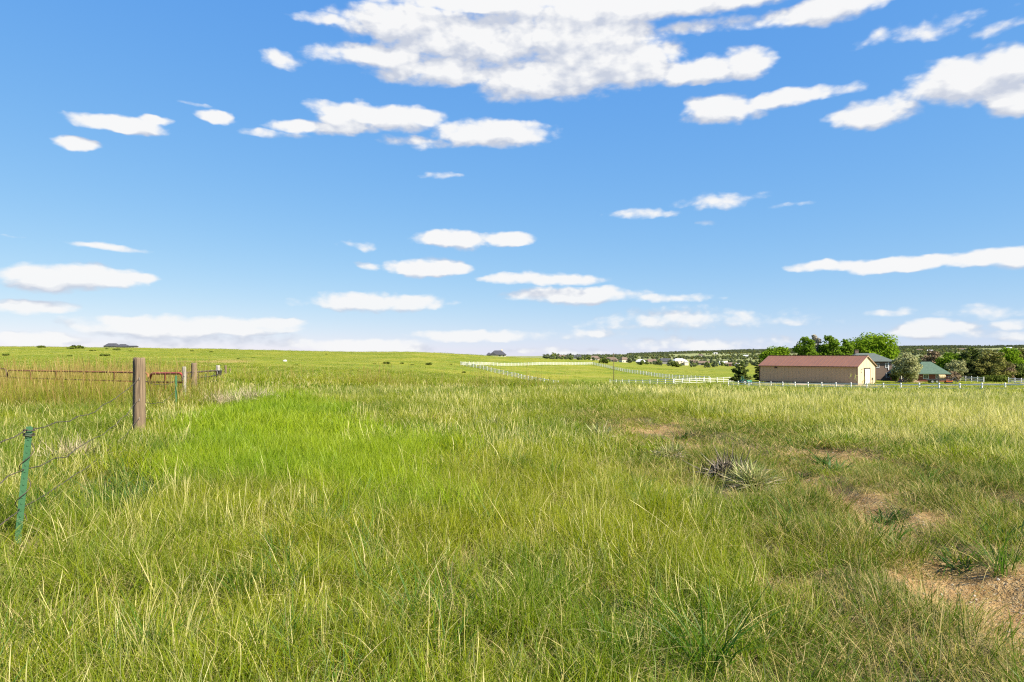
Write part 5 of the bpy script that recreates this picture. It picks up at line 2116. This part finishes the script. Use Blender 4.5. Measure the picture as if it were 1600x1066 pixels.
def wheel(parent, loc, r, w, name='wheel'):
    t = MB()
    n = 18
    prof = [(r * .62, -w / 2), (r * .93, -w / 2), (r, -w * .3), (r, w * .3), (r * .93, w / 2), (r * .62, w / 2)]
    vs, fs = [], []
    for i in range(n):
        a = 2 * math.pi * i / n
        for q, y in prof:
            vs.append((q * math.cos(a), y, q * math.sin(a)))
    m_ = len(prof)
    for i in range(n):
        for k in range(m_):
            k2 = (k + 1) % m_
            j = (i + 1) % n
            fs.append((i * m_ + k, i * m_ + k2, j * m_ + k2, j * m_ + k))
    t.add(vs, fs)
    o = t.build(name, M['tyre'], parent)
    o.location = loc
    h = MB()
    h.tube([(0, -w * .42, 0), (0, w * .42, 0)], r * .62, 14)
    h.tube([(0, -w * .5, 0), (0, w * .5, 0)], r * .22, 10)
    h.build('hub', M['hub'], o)
    return o


def build_trailer():
    p = at(1467, 164)
    root = empty('utility_trailer', p, -.25, 'black flatbed trailer with twin wheels loaded with pale hay', 'trailer')
    b = MB()
    b.box((0, 0, .75), (5.0, 2.0, .12))
    for y in (-.98, .98):
        b.box((0, y, .83), (5.0, .07, .22))
    b.build('bed', M['dark_metal'], root)
    t = MB()
    t.bar((2.5, -.6, .7), (3.9, 0, .6), .1, .12).bar((2.5, .6, .7), (3.9, 0, .6), .1, .12)
    t.box((3.95, 0, .6), (.25, .12, .14)).box((3.5, 0, .3), (.08, .08, .6))
    t.build('tongue', M['dark_metal'], root)
    for x in (-1.7, -.7):
        for y in (-1.02, 1.02):
            wheel(root, (x, y, .42), .42, .24)
    for y in (-1.03, 1.03):
        f = MB()
        f.box((-1.2, y, .93), (2.2, .28, .05))
        f.bar((-2.3, y, .93), (-2.5, y, .6), .28, .05).bar((-.1, y, .93), (.1, y, .6), .28, .05)
        f.build('mudguard', M['dark_metal'], root)
    # load: a thing of its own
    h = empty('hay_bale', (p.x + .6, p.y - .1, p.z + .82), -.15, 'round pale hay bale lying on the black trailer', 'hay bale')
    m_ = MB()
    m_.tube([(-.75, 0, .62), (-.7, 0, .62), (.7, 0, .62), (.75, 0, .62)], [.5, .62, .62, .5], 20)
    m_.build('bale', M['hay'], h, smooth=False)
    s = MB()
    for x in (-.4, 0, .4):
        s.tube([(x, .63 * math.cos(a), .62 + .63 * math.sin(a)) for a in np.linspace(0, 2 * math.pi, 21)], .012, 4)
    s.build('twine', M['brown_siding'], h)


def build_loader():
    p = at(1482.5, 163)
    root = empty('orange_loader', p, -.2, 'small orange tracked loader with raised dark boom beside the trailer', 'loader')
    root.scale = (.72, .72, .72)
    b = MB()
    b.poly_prism([(-1.0, .55), (.7, .55), (.95, .8), (.9, 1.15), (.25, 1.25), (.1, 1.35), (-1.0, 1.35)], -.6, .6, 'y')
    b.build('body', M['orange'], root)
    for y in (-.78, .78):
        MB().poly_prism([(-1.1, .12), (-.95, 0), (.75, 0), (.95, .15), (.9, .42), (.7, .52), (-.95, .52), (-1.1, .4)], y - .16, y + .16, 'y').build('track', M['tyre'], root)
    c = MB()
    for x in (-.7, .15):
        for y in (-.52, .52):
            c.box((x, y, 1.75), (.07, .07, .85))
    c.box((-.28, 0, 2.2), (1.1, 1.2, .08))
    c.build('cab_frame', M['dark_metal'], root)
    s = MB().box((-.4, 0, 1.45), (.5, .5, .14)).box((-.62, 0, 1.7), (.12, .5, .5))
    s.build('seat', M['tyre'], root)
    m_ = MB()
    m_.bar((.8, 0, .9), (1.7, 0, 2.1), .16, .2).bar((1.7, 0, 2.1), (2.6, 0, 1.1), .14, .17)
    m_.build('boom', M['dark_metal'], root)
    k = MB().poly_prism([(2.4, 1.15), (2.75, 1.1), (2.85, .6), (2.6, .4), (2.35, .55), (2.5, .75)], -.3, .3, 'y')
    k.build('bucket', M['dark_metal'], root)
    MB().bar((1.1, 0, 1.6), (2.0, 0, 2.05), .07, .07).build('hydraulic_ram', M['hub'], root)


def build_tractor():
    p = at(1165.5, 152)
    root = empty('tractor', p, .12, 'small green tractor parked under the lone pine', 'tractor')
    b = MB()
    b.poly_prism([(.05, .5), (1.25, .5), (1.3, .7), (1.28, .98), (1.1, 1.05), (.05, 1.08)], -.28, .28, 'y')
    b.build('bonnet', M['tractor'], root)
    f = MB().box((-.35, 0, .62), (.9, .5, .3)).box((-.1, 0, .48), (1.8, .3, .18))
    f.build('chassis', M['dark_metal'], root)
    for y in (-.58, .58):
        wheel(root, (-.55, y, .55), .55, .28)
        wheel(root, (.95, y * .9, .34), .34, .2)
        q = MB()
        pts = [(-.55 + .64 * math.cos(a), .55 + .64 * math.sin(a)) for a in np.linspace(.3, 2.8, 10)]
        pts2 = [(-.55 + .6 * math.cos(a), .55 + .6 * math.sin(a)) for a in np.linspace(2.8, .3, 10)]
        q.poly_prism(pts + pts2, y - .16, y + .16, 'y')
        q.build('mudguard', M['tractor'], root)
    s = MB().box((-.5, 0, 1.0), (.42, .46, .1)).box((-.72, 0, 1.22), (.1, .46, .42))
    s.build('seat', M['tyre'], root)
    w = MB().tube([(.05, 0, 1.05), (-.12, 0, 1.3)], .025, 6)
    w.tube([(-.12 + .16 * math.cos(a) * .5, .19 * math.sin(a), 1.3 + .16 * math.cos(a) * .8) for a in np.linspace(0, 2 * math.pi, 17)], .018, 5)
    w.build('steering_wheel', M['dark_metal'], root)
    MB().tube([(.8, .12, 1.0), (.8, .12, 1.5)], .035, 8).build('exhaust', M['dark_metal'], root)
    r = MB()
    for y in (-.4, .4):
        r.bar((-.85, y, .8), (-.85, y, 1.85), .06, .06)
    r.bar((-.85, -.4, 1.85), (-.85, .4, 1.85), .06, .06)
    r.build('roll_bar', M['tractor'], root)


build_trailer()
build_loader()
build_tractor()


def build_mound():
    p = at(1419, 168)
    bm = bmesh.new()
    n = 22
    rr = 8
    vs = []
    for i in range(rr + 1):
        for j in range(n):
            a = 2 * math.pi * j / n
            q = i / rr
            w = 1 + .25 * (vnoise(np.array([math.cos(a) * 1.5 + 5]), np.array([math.sin(a) * 1.5 + q * 2]), 3)[0] - .5)
            z = 1.25 * (math.cos(q * math.pi) * .5 + .5) * (1 + .4 * (vnoise(np.array([math.cos(a) * q * 4]), np.array([math.sin(a) * q * 4]), 9)[0] - .5)) - .05
            vs.append(bm.verts.new((3.6 * q * w * math.cos(a), 2.2 * q * w * math.sin(a), z)))
    for i in range(rr):
        for j in range(n):
            j2 = (j + 1) % n
            if i == 0:
                continue
            bm.faces.new((vs[i * n + j], vs[(i + 1) * n + j], vs[(i + 1) * n + j2], vs[i * n + j2]))
    bm.faces.new([vs[n + j] for j in range(n)])
    me = bpy.data.meshes.new('dirt_mound')
    bm.to_mesh(me)
    bm.free()
    me.polygons.foreach_set('use_smooth', [True] * len(me.polygons))
    o = link('dirt_mound', me, M['soil'])
    o.location = p
    tag(o, 'brown dirt mound below the silvery tree', None, None, 'structure')


build_mound()
